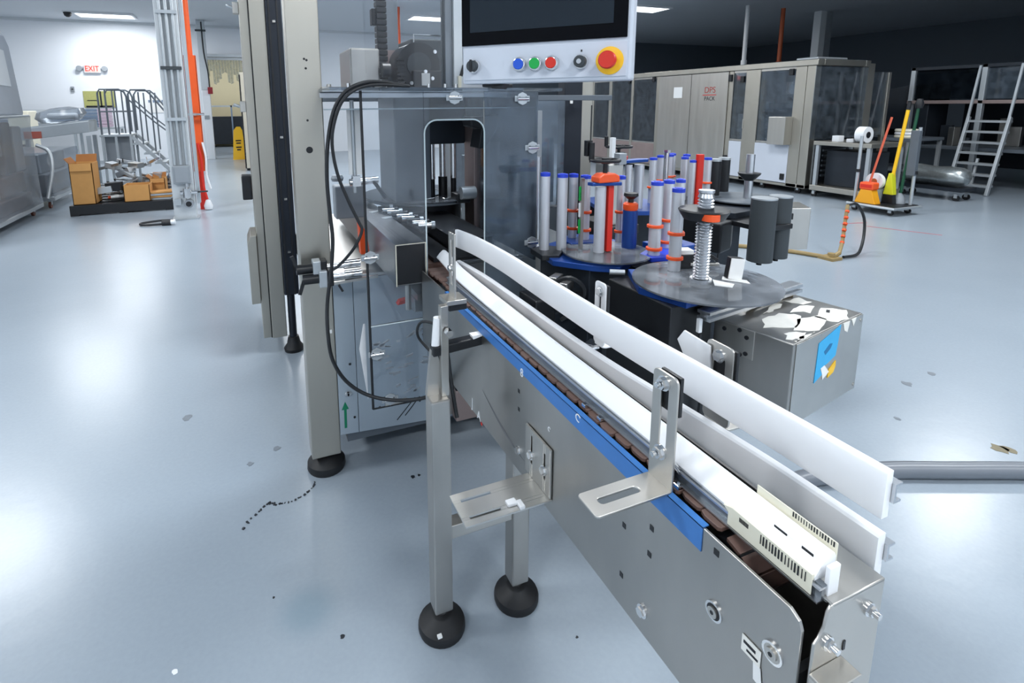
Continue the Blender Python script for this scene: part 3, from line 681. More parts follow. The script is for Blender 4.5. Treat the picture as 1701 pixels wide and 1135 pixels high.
# window handle inside: valve on rod
MB().cyl((.38, 2.06, 1.12), (.38, 2.06, 1.47), .008, 10).build('air_line', GALV, mc)
v = MB().cyl((.36, 2.06, 1.16), (.47, 2.06, 1.165), .014, 12).obox((.385, 2.06, 1.165), .03, .03, .04).build('valve', CHROME, mc)
MB().bar((.45, 2.04, 1.16), (.485, 2.0, 1.10), .008, .012).build('valve_lever', BLACK, v)
MB().box(.36, .41, 2.058, 2.064, 1.19, 1.44).build('valve_label', PAPER, mc)
MB().lathe([(.022, 0), (.026, .012), (.02, .024)], (.335, 2.2, 1.15), 16).build('grey_knob', GREYP, mc)
MB().box(.33, .46, 2.25, 2.32, .98, 1.12).build('valve_body', GREYP, mc, bevel=.006)
# clamps on the post with two rods
for i, (x, z) in enumerate(((.190, .878), (.208, .845))):
    kb = MB().box(x, x+.028, 1.88+.02*(1-i), 1.93+.02*(1-i), z-.03, z+.03).build('clamp_block', GALV, mc, bevel=.003)
    y = 1.905+.02*(1-i)
    MB().cyl((x, y, z), (x-.055, y, z), .018, 14).build('clamp_knob', BLACK, kb)
    s = 1 if i == 0 else -1
    MB().bar((x-.05, y, z), (x-.068, y, z+s*.052), .009, .012).build('clamp_lever', BLACK, kb)
    MB().box(x+.028, x+.05, y-.022, y+.022, z-.03, z+.03).build('clamp_collar', BLACK, kb, bevel=.004)
    MB().cyl((x+.05, y, z), (.36, y, z-.002), .011, 12).build('clamp_rod', CHROME, kb)
    MB().cyl((.30, y, z), (.36, y, z), .017, 14).build('rod_sleeve', CHROME, kb)
MB().bar((.24, 1.90, .820), (.42, 1.90, .828), .010, .010).build('support_rod', STEEL, mc)
MB().bar((.275, 1.89, .815), (.288, 1.89, .79), .008, .008).build('rod_lever', BLACK, mc)
MB().box(.233, .247, 3.17, 3.20, .60, .72).build('sensor_clip', BLACK, mc)
# top side: drive, energy chain, cylinders, upper guard posts
MB().box(.436, .565, 2.36, 2.62, 1.50, 1.692).build('drive_cover', STEELW, mc, bevel=.008)
mo = MB().cyl((.735, 2.34, 1.625), (.735, 2.66, 1.625), .098, 28).build('servo_drive', BLACK, mc)
MB().cyl((.735, 2.335, 1.625), (.735, 2.34, 1.625), .055, 24).build('drive_face', DGREY, mo)
MB().box(.70, .85, 2.31, 2.36, 1.51, 1.60).build('gear_block', BLACK, mc, bevel=.006)
MB().box(.737, .774, 2.304, 2.31, 1.535, 1.588).build('rating_plate', PAPER, mc)
for x, z in ((.755, 1.595), (.787, 1.566), (.80, 1.68), (.835, 1.66), (.69, 1.545)): bolt('drive_bolt', (x, 2.308, z), (0, -1, 0), mc, .006, .006)
MB().prism([(.57, 1.53), (.66, 1.55), (.63, 1.52), (.59, 1.515)], 'y', 2.30, 2.40).box(.56, .70, 2.30, 2.5, 1.50, 1.53).build('drive_mount', BLACK, mc, bevel=.003)
MB().cyl((.565, 2.33, 1.60), (.60, 2.33, 1.60), .03, 16).build('coupling', BLACK, mc)
for i in range(8): MB().box(.635, .668, 2.33, 2.37, 1.53+.016*i, 1.538+.016*i).build('cooling_fin', BLACK, mc)
first = None
for i in range(24):
    z = 1.54+i*.026
    if first is None: first = MB().box(.572, .618, 2.42, 2.47, z, z+.022).build('chain_link', BLACK, mc, bevel=.003)
    else:
        c = first.copy(); COL.objects.link(c); c.location = first.location+Vector((0, 0, i*.026)); W[c.name] = W[first.name]
for i in range(26):
    t = i/25; x = .735+.045*t**1.5; z = 1.70+i*.024
    c = first.copy(); COL.objects.link(c); c.location = first.location+Vector((x-.595+.02, .08, z-1.54)); c.rotation_euler = (0, .12, 0); W[c.name] = W[first.name]
MB().box(.555, .59, 2.44, 2.48, 1.80, 1.87).build('chain_anchor', BLACK, mc, bevel=.003)
MB().box(.622, .690, 2.50, 2.57, 1.50, 2.2).build('lift_tube', ALUD, mc, bevel=.004)
MB().box(.628, .684, 2.495, 2.50, 1.60, 1.70).build('lift_cover', PINKS, mc)
MB().box(.765, .800, 1.985, 2.02, 1.505, 2.75).build('guard_post', COLW, mc, bevel=.002)
MB().box(.735, .765, 2.0, 2.05, 1.505, 2.75).build('guard_post', ALUD, mc, bevel=.002)
MB().bar((.792, 1.982, 1.56), (.805, 1.982, 1.60), .004, .012).build('post_latch', BLACK, mc)
MB().box(.780, .792, 1.978, 1.986, 1.51, 1.56).build('post_strip', CREAM, mc)
acrylic_panel(.267, .735, 2.02, 2.026, 1.508, 2.75, ACRYLC)
MB().box(.81, 1.0, 2.7, 3.0, 1.50, 1.78).build('rear_box', DGREY, mc, bevel=.006)
MB().tube([(.80, 2.62, 1.60), (.80, 2.62, 1.79), (.98, 2.62, 1.79)], .004, 6).build('rear_tube', CHROME, mc)
# right rear posts and panel
MB().box(1.86, 1.99, 2.92, 3.0, .02, 2.75).build('rear_post', ANOD, mc, bevel=.004)
MB().box(1.995, 2.09, 2.95, 3.05, .02, 2.75).build('rear_post', STEELP, mc, bevel=.004)
MB().box(1.50, 1.84, 3.0, 3.02, .82, 1.49).build('rear_panel', MIDG, mc)
MB().box(1.12, 1.48, 3.05, 3.07, .82, 1.30).build('rear_panel', GREYP, mc)
MB().obox((1.905, 2.915, 1.47), .016, .008, .035).build('white_tag', PAPER, mc)
for y, x in ((2.63, 1.2), (2.63, 1.35), (2.7, 1.1)):
    MB().box(x, x+.07, y, y+.06, .82, 1.18).build('inner_column', GALV, mc, bevel=.004)
MB().cyl((1.10, 2.02, .81), (1.10, 2.02, 1.09), .045, 22).build('white_canister', WHITE, mc)
MB().cyl((1.20, 2.1, .81), (1.20, 2.1, 1.22), .018, 14).build('silver_rod', ALU, mc)
MB().box(1.02, 1.06, 2.1, 2.12, 1.12, 1.17).build('red_button', RED, mc)
MB().box(1.04, 1.34, 2.3, 2.33, .81, 1.42).build('inner_panel', GREYP, mc)
# control cables looping over the front
cpath1 = [(.521, 1.77, 1.512), (.422, 1.74, 1.524), (.355, 1.72, 1.520), (.299, 1.72, 1.492), (.261, 1.72, 1.434), (.238, 1.72, 1.333), (.230, 1.72, 1.221), (.234, 1.72, 1.106), (.238, 1.72, 1.028), (.229, 1.72, .929), (.210, 1.72, .811), (.205, 1.70, .708), (.216, 1.70, .622), (.255, 1.70, .542), (.318, 1.69, .485), (.397, 1.66, .462), (.484, 1.6, .480), (.53, 1.52, .545), (.51, 1.45, .64), (.47, 1.36, .76)]
cab = thing('control_cable', 'long black cable looping down in front of the acrylic guard to the conveyor leg', 'cable', cpath1[0])
MB().tube(smooth_path(cpath1, 5), .0062, 8).build('cable_run', CABLE, cab)
cpath2 = [(.517, 1.77, 1.511), (.422, 1.73, 1.515), (.346, 1.715, 1.506), (.292, 1.71, 1.470), (.262, 1.71, 1.406), (.250, 1.71, 1.333), (.262, 1.71, 1.239), (.292, 1.71, 1.150), (.322, 1.71, 1.079), (.331, 1.71, 1.048), (.305, 1.72, .991), (.267, 1.78, .924), (.246, 1.86, .880)]
cab = thing('sensor_cable', 'thinner black cable curving inside the loop to the post clamp', 'cable', cpath2[0])
MB().tube(smooth_path(cpath2, 5), .0052, 8).build('cable_run', CABLE, cab)

# ================================================================ CONTROL PANEL (yawed towards the operator side)
hp = thing('operator_console', 'grey operator panel with dark screen and coloured push buttons', 'control panel', (.563, 1.40, 1.507), math.radians(-48), local=True)
PW = .446
MB().box(0, PW, .002, .056, -.002, .46).build('housing', PANELG, hp, bevel=.006)
MB().box(.005, PW-.010, -.0012, .002, .008, .090).build('button_plate', PANELG, hp, bevel=.001)
MB().box(.001, PW-.011, -.003, .002, .098, .452).build('screen_bezel', BLACKG, hp, bevel=.001)
MB().box(.026, PW-.044, -.0036, -.003, .132, .43).build('display', SCREEN, hp)
def push(x, col, name, dark=False):
    b = MB().lathe([(.0185, 0), (.0185, .004), (.0165, .010), (.0145, .011)], (x, -.0012, .045), 24, Matrix.Rotation(PI/2, 3, 'X')).build('button_ring', CHROME, hp)
    MB().lathe([(.0138, .008), (.0138, .0145), (.0125, .016)], (x, -.0012, .045), 24, Matrix.Rotation(PI/2, 3, 'X')).build(name, col, b)
    return b
push(.167, BBLUE, 'blue_button'); push(.210, GREEN, 'green_button'); push(.253, RED, 'red_button')
for x, nm in ((.037, 'selector_knob'), (.327, 'key_switch')):
    b = MB().lathe([(.0185, 0), (.0185, .004), (.0165, .010)], (x, -.0012, .045), 24, Matrix.Rotation(PI/2, 3, 'X')).build('button_ring', CHROME, hp)
    kn = MB().lathe([(.0145, .008), (.0145, .020), (.013, .022)], (x, -.0012, .045), 20, Matrix.Rotation(PI/2, 3, 'X')).build(nm, DGREY, b)
    if nm == 'selector_knob': MB().box(x-.003, x+.003, -.026, -.0235, .029, .061).build('knob_bar', BLACK, b)
    else: MB().cyl((x, -.0235, .045), (x, -.027, .045), .006, 12).build('key_barrel', CHROME, b)
MB().box(.325, .329, -.0017, -.0012, .069, .074).build('switch_mark', INK, hp)
es = MB().lathe([(.033, 0), (.033, .002), (.026, .004)], (.396, -.0012, .045), 28, Matrix.Rotation(PI/2, 3, 'X')).build('emergency_base', YELLOW, hp)
MB().lathe([(.016, .004), (.016, .018), (.0205, .022), (.021, .034), (.0185, .038)], (.396, -.0012, .045), 28, Matrix.Rotation(PI/2, 3, 'X')).build('emergency_button', RED, es)
MB().box(.05, .11, .02, .10, -.010, 0).build('cable_gland', BLACK, hp, bevel=.003)
MB().prism([(.07, -.006), (.115, -.002), (.105, -.016), (.08, -.014)], 'y', .02, .06).build('cable_stub', BLACK, hp)
MB().box(.20, .26, .056, .60, .40, .45).build('support_arm', GREYP, hp, bevel=.006)
MB().box(-.28, .26, .55, .60, .45, .50).build('support_arm', GREYP, hp, bevel=.006)

# ================================================================ LABEL APPLICATORS
def roller(root, x, y, z0, z1, r, rings=(), cap=True, m=None):
    b = MB().cyl((x, y, z0), (x, y, z1-.012), r, 20).build('roller', m or ROLLER, root)
    if cap: MB().cyl((x, y, z1-.012), (x, y, z1), r*1.02, 20).cyl((x, y, z1), (x, y, z1+.002), r*.6, 16).build('roller_cap', BLUEC if m is None else GALV, b)
    for z in rings: MB().lathe([(r*.98, z-.006), (r*1.35, z-.005), (r*1.35, z+.003), (r*.98, z+.005)], (x, y, 0), 20).build('ring_collar', ORANGE, b)
    return b
def hand_wheel(root, x, y, z, r, hz):
    t = MB(); t.tube([(x+r*math.cos(2*PI*i/24), y+r*math.sin(2*PI*i/24), z) for i in range(24)], .006, 8, True)
    for i in range(3): a = 2*PI*i/3+.4; t.bar((x, y, z), (x+r*math.cos(a), y+r*math.sin(a), z), .008, .006)
    t.cyl((x, y, z-.012), (x, y, z+.008), .014, 14)
    h = t.build('hand_wheel', BLACK, root)
    a = 2.5; MB().cyl((x+r*math.cos(a), y+r*math.sin(a), z), (x+r*math.cos(a), y+r*math.sin(a), z+hz), .0095, 12).build('wheel_grip', BLACK, h)
    MB().cyl((x, y, z-.06), (x, y, z-.01), .008, 12).build('wheel_stem', BLACK, h)
    return h
# A : beside the acrylic guard
la = thing('label_applicator', 'label applicator nearest the acrylic guard with a red bar and black hand wheel', 'labeller', (1.15, 1.6, 0), group=None)
MB().box(1.05, 1.32, 1.47, 1.80, .04, .895).build('column', DARKM, la, bevel=.004)
MB().box(1.02, 1.36, 1.44, 1.84, 0, .04).build('foot_plate', BLACK, la, bevel=.004)
MB().prism([(.96, 1.56), (1.05, 1.45), (1.12, 1.40), (1.29, 1.49), (1.34, 1.60), (1.34, 1.72), (1.20, 1.82), (.99, 1.74)], 'z', .895, .915).build('base_plate', BLUEP, la, bevel=.002)
MB().lathe([(.155, 0), (.155, .005)], (1.165, 1.535, .928), 48).build('clear_disc', DISC, la)
MB().prism([(.94, 1.60), (1.0, 1.58), (1.08, 1.66), (1.02, 1.72), (.95, 1.70)], 'z', .905, .925).build('roller_plate', BLACK, la, bevel=.002)
roller(la, .989, 1.668, .925, 1.208, .0177); roller(la, 1.046, 1.643, .925, 1.203, .0188)
MB().prism([(1.10, 1.66), (1.26, 1.63), (1.30, 1.72), (1.2, 1.78), (1.10, 1.76)], 'z', .915, .937).build('roller_plate', BLUEP, la, bevel=.002)
for x, y, z1, r in ((1.157, 1.741, 1.186, .0172), (1.183, 1.699, 1.184, .0192)): roller(la, x, y, .937, z1, r, (.975, 1.045))
roller(la, 1.288, 1.622, .933, 1.185, .0149, (.975, 1.05))
roller(la, 1.133, 1.536, .933, 1.178, .0190, cap=False)
MB().box(1.153, 1.175, 1.517, 1.535, .935, 1.178).build('red_bar', RED, la, bevel=.002)
MB().prism([(1.085, 1.548), (1.09, 1.525), (1.19, 1.495), (1.20, 1.515)], 'z', 1.172, 1.184).build('blue_yoke', BLUEP, la, bevel=.002)
MB().prism([(1.10, 1.184), (1.185, 1.184), (1.185, 1.205), (1.165, 1.215), (1.12, 1.215), (1.10, 1.203)], 'y', 1.50, 1.55).build('orange_clamp', ORANGE, la, bevel=.004)
hand_wheel(la, 1.143, 1.529, 1.258, .047, .06)
MB().tube([(1.101, 1.56, 1.25), (1.101, 1.56, 1.445)], .0022, 6).build('antenna_rod', CABLE, la)
MB().box(1.095, 1.118, 1.57, 1.59, 1.27, 1.325).build('rod_holder', BLACK, la, bevel=.002)
MB().cyl((1.27, 1.543, .933), (1.27, 1.543, 1.072), .0262, 22).build('blue_post', BLUEP, la)
b = MB().lathe([(.024, 1.072), (.0265, 1.078), (.0265, 1.094), (.020, 1.100)], (1.27, 1.543, 0), 20).build('orange_cap', ORANGE, la)
MB().cyl((1.27, 1.543, 1.10), (1.27, 1.543, 1.112), .010, 12).lathe([(.012, 1.112), (.026, 1.124), (.024, 1.134)], (1.27, 1.543, 0), 18).build('post_knob', BLACK, b)
for i, (x, z) in enumerate(((1.09, .99), (1.09, 1.05), (1.09, 1.11))): MB().box(x, x+.014, 1.60, 1.605, z, z+.05).build('scale_strip', WHITE if i % 2 else GREEN, la)
MB().box(1.095, 1.107, 1.595, 1.607, .93, 1.19).build('scale_post', STEEL, la)
for x, y, z in ((.95, 1.52, .86), (.98, 1.50, .84), (1.0, 1.47, .80), (.93, 1.56, .82)):
    MB().obox((x, y, z), .06, .03, .03, Matrix.Rotation(.6, 3, 'Z')).build('cable_fitting', STEELW if z > .83 else BLACK, la, bevel=.003)
MB().tube(smooth_path([(.93, 1.50, .86), (.97, 1.46, .88), (1.01, 1.44, .84), (1.0, 1.47, .76), (.96, 1.5, .72)], 4), .008, 6).build('air_hose', CABLE, la)
MB().cyl((1.06, 1.375, .915), (1.10, 1.35, .915), .009, 12).build('quick_coupling', GALV, la)
MB().box(.86, .94, 1.50, 1.62, .60, .80).build('front_gearbox', BLACK, la, bevel=.006)
MB().box(.94, 1.05, 1.52, 1.60, .66, .74).build('front_gearbox', DARKM, la, bevel=.006)
# B : large clear disc and threaded spindle
lb = thing('label_applicator', 'label applicator with the large clear disc and threaded silver spindle', 'labeller', (1.15, 1.2, 0))
MB().box(1.045, 1.20, 1.085, 1.36, .04, .90).build('column', BLACK, lb, bevel=.004)
MB().box(1.03, 1.24, 1.07, 1.40, 0, .04).build('foot_plate', BLACK, lb, bevel=.004)
MB().prism([(1.035, 1.205), (1.075, 1.06), (1.22, 1.08), (1.25, 1.28), (1.12, 1.36)], 'z', .900, .922).build('base_plate', BLUEP, lb, bevel=.002)
MB().lathe([(.205, 0), (.205, .005)], (1.225, 1.145, .929), 56).build('clear_disc', DISC, lb)
sp_ = []
for i in range(29):
    z = .935+i*.0088; sp_ += [(.0175, z), (.0230, z+.0035)]
s_ = MB().lathe([(.030, .934), (.030, .945)]+sp_[2:]+[(.019, 1.196), (.022, 1.199), (.022, 1.206)], (1.207, 1.144, 0), 22).build('threaded_spindle', ALU, lb)
c_ = MB().lathe([(.022, 1.118), (.055, 1.122), (.066, 1.140), (.070, 1.148), (.066, 1.152), (.022, 1.154)], (1.205, 1.147, 0), 32).build('spindle_collar', BLACK, lb)
MB().lathe([(.024, 1.128), (.024, 1.146)], (1.180, 1.098, 0), 18).build('orange_knob', ORANGE, c_)
MB().prism([(1.25, 1.40), (1.34, 1.38), (1.42, 1.44), (1.42, 1.52), (1.35, 1.52), (1.25, 1.46)], 'z', .917, .933).build('roller_plate', BLUEC, lb, bevel=.002)
MB().box(1.20, 1.40, 1.30, 1.46, .86, .90).build('roller_bracket', BLACK, lb, bevel=.002)
MB().box(1.38, 1.54, 1.48, 1.60, .90, .93).build('roller_bracket', BLUEP, lb, bevel=.002)
roller(lb, 1.287, 1.432, .933, 1.188, .0205, (.955, 1.035)); roller(lb, 1.393, 1.490, .933, 1.180, .0187, (.955, 1.035))
roller(lb, 1.218, 1.262, .934, 1.194, .0189, (.975, 1.053)); roller(lb, 1.508, 1.555, .933, 1.168, .0173, (.965, 1.045))
bx = MB().obox((1.318, 1.128, .967), .042, .022, .064, Matrix.Rotation(-.35, 3, 'Z') @ Matrix.Rotation(.1, 3, 'Y')).build('sensor_box', BLACK, lb, bevel=.002)
MB().obox((1.3135, 1.1145, .967), .041, .003, .062, Matrix.Rotation(-.35, 3, 'Z') @ Matrix.Rotation(.1, 3, 'Y')).build('sensor_face', PAPER, bx)
b2_ = MB().obox((1.262, 1.272, .958), .05, .04, .046, Matrix.Rotation(-.3, 3, 'Z')).build('motor_box', BLACK, lb, bevel=.003)
MB().obox((1.262, 1.272, .988), .05, .04, .014, Matrix.Rotation(-.3, 3, 'Z')).build('motor_lid', PAPER, b2_, bevel=.002)
MB().bar((1.30, 1.26, 1.0), (1.37, 1.24, .955), .02, .012).build('dancer_arm', BLACK, lb, bevel=.002)
MB().bar((1.27, 1.25, .95), (1.35, 1.21, .95), .012, .010).build('dancer_arm', STEEL, lb, bevel=.002)
ex = MB()
for dz in (.866, .884): ex.bar((1.13, 1.052, dz), (1.585, 1.12, dz), .040, .010)
ex.bar((1.13, 1.052, .875), (1.585, 1.12, .875), .022, .020)
ex.bar((1.13, 1.038, .889), (1.585, 1.106, .889), .006, .002)
ex.build('extrusion', ALU, lb, bevel=.0008)
for x, y, z in ((1.115, 1.05, .85), (1.10, 1.055, .80)):
    MB().obox((x, y, z), .012, .012, .04).build('cable_tie', WHITE, lb, bevel=.002)
for x, y, z in ((1.00, 1.20, .78), (1.03, 1.10, .74), (.95, 1.30, .70)):
    MB().obox((x, y, z), .05, .04, .05, Matrix.Rotation(.5, 3, 'Z')).build('cable_fitting', DARKM, lb, bevel=.004)
MB().tube(smooth_path([(1.13, 1.06, .82), (1.12, 1.05, .72), (1.15, 1.06, .62), (1.16, 1.08, .5)], 4), .006, 6).build('air_hose', CABLE, lb)
for nm, pts in (('label_scrap', [(1.215, 1.10), (1.245, 1.065), (1.275, 1.085), (1.25, 1.14)]), ('label_scrap', [(1.275, 1.13), (1.32, 1.07), (1.335, 1.095), (1.30, 1.15)])):
    o = thing('label_scrap', 'scrap of white label lying on the large clear disc right of the spindle' if pts[0][0] < 1.25 else 'scrap of white label under the black sensor box on the large disc', 'label', (pts[0][0], pts[0][1], .9345))
    MB().prism(pts, 'z', .9345, .936).build('sheet', PAPER, o)
# C : far right, black rollers
lc = thing('label_applicator', 'farthest right label applicator with black foam rollers and a silver post', 'labeller', (2.4, 2.1, 0))
MB().box(2.36, 2.62, 2.22, 2.48, .04, .90).build('column', DARKM, lc, bevel=.004)
MB().box(2.32, 2.66, 2.18, 2.52, 0, .04).build('foot_plate', BLACK, lc, bevel=.004)
MB().prism([(2.06, 2.18), (2.20, 1.90), (2.50, 1.95), (2.72, 2.22), (2.55, 2.5), (2.2, 2.4)], 'z', .885, .915).build('base_plate', DARKM, lc, bevel=.002)
MB().lathe([(.20, 0), (.20, .006)], (2.52, 2.14, .928), 44).build('dark_disc', MIDG, lc)
p_ = MB().cyl((2.535, 2.12, .934), (2.535, 2.12, 1.174), .022, 18).build('silver_post', ALU, lc)
MB().lathe([(.022, 1.030), (.055, 1.064), (.058, 1.072), (.02, 1.074)], (2.535, 2.12, 0), 24).build('black_cone', BLACK, p_)
roller(lc, 2.159, 2.149, .915, 1.156, .0165, cap=True)
MB().box(2.17, 2.205, 2.12, 2.145, .915, 1.187).build('red_bar', RED, lc, bevel=.003)
roller(lc, 2.329, 2.213, .915, 1.156, .0195, (1.02,))
roller(lc, 2.446, 2.269, .915, 1.139, .030, m=BLACK); roller(lc, 2.600, 2.350, .915, 1.133, .033, m=BLACK)
for x, y, z0, z1, r in ((2.19, 1.74, .72, 1.013, .055), (2.35, 1.78, .71, 1.005, .050)):
    b = MB().cyl((x, y, z0), (x, y, z1), r, 26).build('foam_roller', DGREY, lc)
    MB().cyl((x, y, z1), (x, y, z1+.006), r*1.01, 26).build('roller_lid', GALV, b)
    MB().cyl((x, y, z0-.02), (x, y, z0), .012, 12).build('roller_shaft', BLACK, b)
MB().prism([(2.16, 1.88), (2.05, 1.84), (2.02, 1.95), (2.06, 2.1), (2.25, 1.95)], 'z', .74, .885).build('arm_casting', BLACK, lc, bevel=.008)
MB().box(2.17, 2.37, 1.72, 1.95, .86, .885).build('roller_arm', BLACK, lc, bevel=.004)
MB().box(1.98, 2.10, 1.92, 2.06, .78, .90).build('drive_box', BLACK, lc, bevel=.006)
MB().cyl((2.05, 1.85, .70), (2.05, 1.85, .74), .004, 6).build('stub', BLACK, lc)
# steel box carried by C
cb = MB().prism([(2.74, 2.03), (2.86, 1.98), (2.98, 2.14), (2.86, 2.20)], 'z', .64, .875).build('electrical_box', STEEL, lc, bevel=.004)
MB().box(2.60, 2.86, 2.14, 2.22, .86, .885).build('box_bracket', STEEL, lc, bevel=.003)
MB().obox((2.752, 2.02, .83), .03, .012, .035, Matrix.Rotation(-.4, 3, 'Z')).build('box_switch', BLACK, cb, bevel=.003)
MB().obox((2.735, 2.036, .74), .012, .02, .09, Matrix.Rotation(-.4, 3, 'Z')).build('box_strap', BLACK, cb, bevel=.003)
# D : behind A
ld_ = thing('label_applicator', 'label applicator half hidden behind the red-barred one with a blue yoke on top', 'labeller', (1.95, 2.3, 0))
MB().box(1.78, 2.10, 2.36, 2.64, .04, .90).build('column', DARKM, ld_, bevel=.004)
MB().box(1.76, 2.12, 2.34, 2.66, 0, .04).build('foot_plate', BLACK, ld_, bevel=.004)
MB().prism([(1.66, 2.20), (1.90, 2.12), (2.0, 2.2), (2.10, 2.42), (2.08, 2.62), (1.8, 2.6)], 'z', .89, .912).build('base_plate', BLUEP, ld_, bevel=.002)
roller(ld_, 1.776, 2.185, .912, 1.158, .018, cap=False); roller(ld_, 1.873, 2.222, .912, 1.152, .025, cap=False)
MB().prism([(1.67, 2.215), (1.70, 2.18), (1.90, 2.19), (1.93, 2.22), (1.88, 2.25)], 'z', 1.155, 1.170).build('blue_yoke', BLUEP, ld_, bevel=.002)
MB().box(1.72, 1.78, 2.20, 2.24, 1.170, 1.19).build('red_clamp', RED, ld_, bevel=.003)
MB().lathe([(.03, 1.17), (.028, 1.21)], (1.735, 2.21, 0), 16).build('wheel_hub', DGREY, ld_)
hand_wheel(ld_, 1.73, 2.21, 1.238, .062, .05)
roller(ld_, 2.04, 2.31, .912, 1.160, .020, (1.0,))
for x, y, z, rg in ((2.17, 2.40, 1.16, (1.02,)), (2.22, 2.38, 1.165, (.99, 1.04)), (2.26, 2.31, 1.155, ()), (2.30, 2.45, 1.162, (1.03,)), (2.36, 2.40, 1.158, ())):
    roller(lc, x, y, .915, z, .020, rg)
MB().cyl((2.12, 2.30, .915), (2.12, 2.30, 1.185), .014, 12).cyl((2.12, 2.30, 1.185), (2.12, 2.30, 1.20), .02, 6).build('screw_post', CHROME, lc)
MB().box(1.50, 1.58, 1.98, 2.08, .9, 1.18).build('sensor_mast', STEEL, ld_, bevel=.003)
MB().box(1.50, 1.66, 1.95, 2.20, .86, .90).build('mast_base', BLACK, ld_, bevel=.003)
MB().box(1.54, 1.58, 1.96, 2.0, 1.18, 1.23).build('sensor_display', GREYP, ld_, bevel=.002)
MB().box(1.60, 1.72, 2.10, 2.22, .86, .90).build('mast_base', BLACK, ld_, bevel=.003)
MB().box(1.62, 1.64, 2.12, 2.14, .9, 1.29).build('white_mast', WHITE, ld_)
# stainless control box on the extrusion, yawed about 10 degrees
ck = thing('control_box', 'stainless steel control box with torn paper and a cyan sticker', 'control box', (1.26, .88, .60), math.radians(10.4), local=True)
BW, BD, BH = .386, .205, .240
MB().box(0, BW, 0, BD, 0, BH).build('box_body', STEELW, ck, bevel=.003)
MB().box(.012, BW, -.0025, 0, .004, BH-.002).build('front_lid', STEELH, ck, bevel=.001)
MB().box(-.003, 0, .100, BD+.012, .155, BH-.002).build('mount_plate', STEEL, ck, bevel=.001)
for y, z in ((.141, .230), (.185, .219), (.135, .160), (.12, .215), (.12, .168)):
    MB().cyl((-.003, y, z), (-.006, y, z), .006, 12).build('plate_screw', BLACK, ck)
for x, z in ((.372, .222), (.374, .02)): MB().cyl((x, -.0025, z), (x, -.0045, z), .005, 10).build('lid_screw', STEEL, ck)
lbx = MB().prism([(.127, .212), (.246, .2385), (.240, .19), (.233, .150), (.19, .138), (.150, .131), (.165, .112), (.122, .098)], 'y', -.0036, -.0026).build('cyan_sticker', CYAN, ck)
MB().prism([(.160, .180), (.190, .196), (.206, .193), (.196, .180), (.170, .168)], 'y', -.0040, -.0036).build('sticker_print', mat('dark_cyan_print', (16, 110, 160), .5), lbx)
MB().prism([(.152, .133), (.172, .137), (.202, .110), (.168, .095), (.163, .113)], 'y', -.0042, -.0026).build('sticker_white', PAPER, lbx)
MB().prism([(.200, .116), (.238, .134), (.240, .118), (.230, .100), (.198, .092)], 'y', -.0040, -.0026).build('sticker_yellow', YELLOW, lbx)
random.seed(11)
for pts in ([(.04, .10), (.10, .135), (.19, .13), (.21, .085), (.12, .055)], [(.09, .045), (.17, .075), (.25, .07), (.24, .03), (.14, .01)],
            [(.22, .12), (.30, .135), (.33, .10), (.26, .085)], [(.02, .03), (.07, .05), (.11, .02), (.05, .004)], [(.23, .06), (.33, .08), (.378, .03), (.30, .002), (.24, .015)],
            [(.15, .16), (.24, .185), (.26, .165), (.18, .145)], [(.30, .17), (.36, .165), (.35, .12), (.31, .13)], [(.02, .004), (.13, .006), (.12, .012), (.03, .012)]):
    P = []
    for i in range(len(pts)):
        a, b = pts[i], pts[(i+1) % len(pts)]
        for t in (0, .33, .66): P.append((a[0]+(b[0]-a[0])*t+random.uniform(-.008, .008), max(.001, a[1]+(b[1]-a[1])*t+random.uniform(-.006, .006))))
    MB().prism(P, 'z', BH, BH+.0008).build('torn_paper', TORN, ck, smooth=False)
MB().prism([(.30, .06), (.325, .07), (.33, .062), (.305, .052)], 'z', BH+.0008, BH+.0012).build('dark_scrap', INK, ck)
MB().prism([(.26, .238), (.30, .236), (.29, .205), (.27, .215)], 'y', -.0036, -.0026).prism([(.31, .2385), (.34, .2385), (.325, .215)], 'y', -.0036, -.0026).build('torn_paper', TORN, ck, smooth=False)
MB().tube([(.12, BD-.01, BH+.012), (.22, BD+.01, BH+.016), (.32, BD, BH+.012), (.36, BD-.02, BH+.004)], .006, 6).build('box_lead', BRASS, ck)

# ================================================================ FLOOR HOSES AND PIPE
t = thing('floor_pipe', 'thick grey flexible pipe curving across the floor from under the conveyor', 'pipe', (2.3, 1.1, 0))
MB().tube(smooth_path([(1.2, 1.05, .032), (1.55, 1.19, .032), (1.84, 1.225, .032), (2.05, 1.185, .032), (2.25, 1.125, .032), (2.45, 1.04, .032), (2.75, .91, .032), (3.1, .72, .032), (3.6, .42, .032)], 5), .032, 16).build('pipe_run', PVC, t)
t = thing('air_hose', 'tan air hose lying along the floor right of the black foam rollers', 'hose', (4.5, 3.6, 0))
MB().tube(smooth_path([(3.9, 4.45, .02), (4.226, 4.27, .02), (4.45, 3.98, .02), (4.70, 3.72, .02), (4.85, 3.5, .02), (4.93, 3.32, .02), (4.98, 3.22, .02), (5.10, 3.22, .05)], 4), .020, 8).build('hose_run', BRASS, t)
b = MB().tube(smooth_path([(5.10, 3.22, .05), (5.22, 3.28, .14), (5.32, 3.34, .28), (5.36, 3.36, .42), (5.38, 3.37, .46)], 3), .016, 8).build('hose_riser', BRASS, t)
for k in range(6): MB().cyl((5.20+.03*k, 3.27+.016*k, .12+.055*k), (5.21+.03*k, 3.275+.016*k, .135+.055*k), .019, 10).build('red_wrap', ORANGE, b)
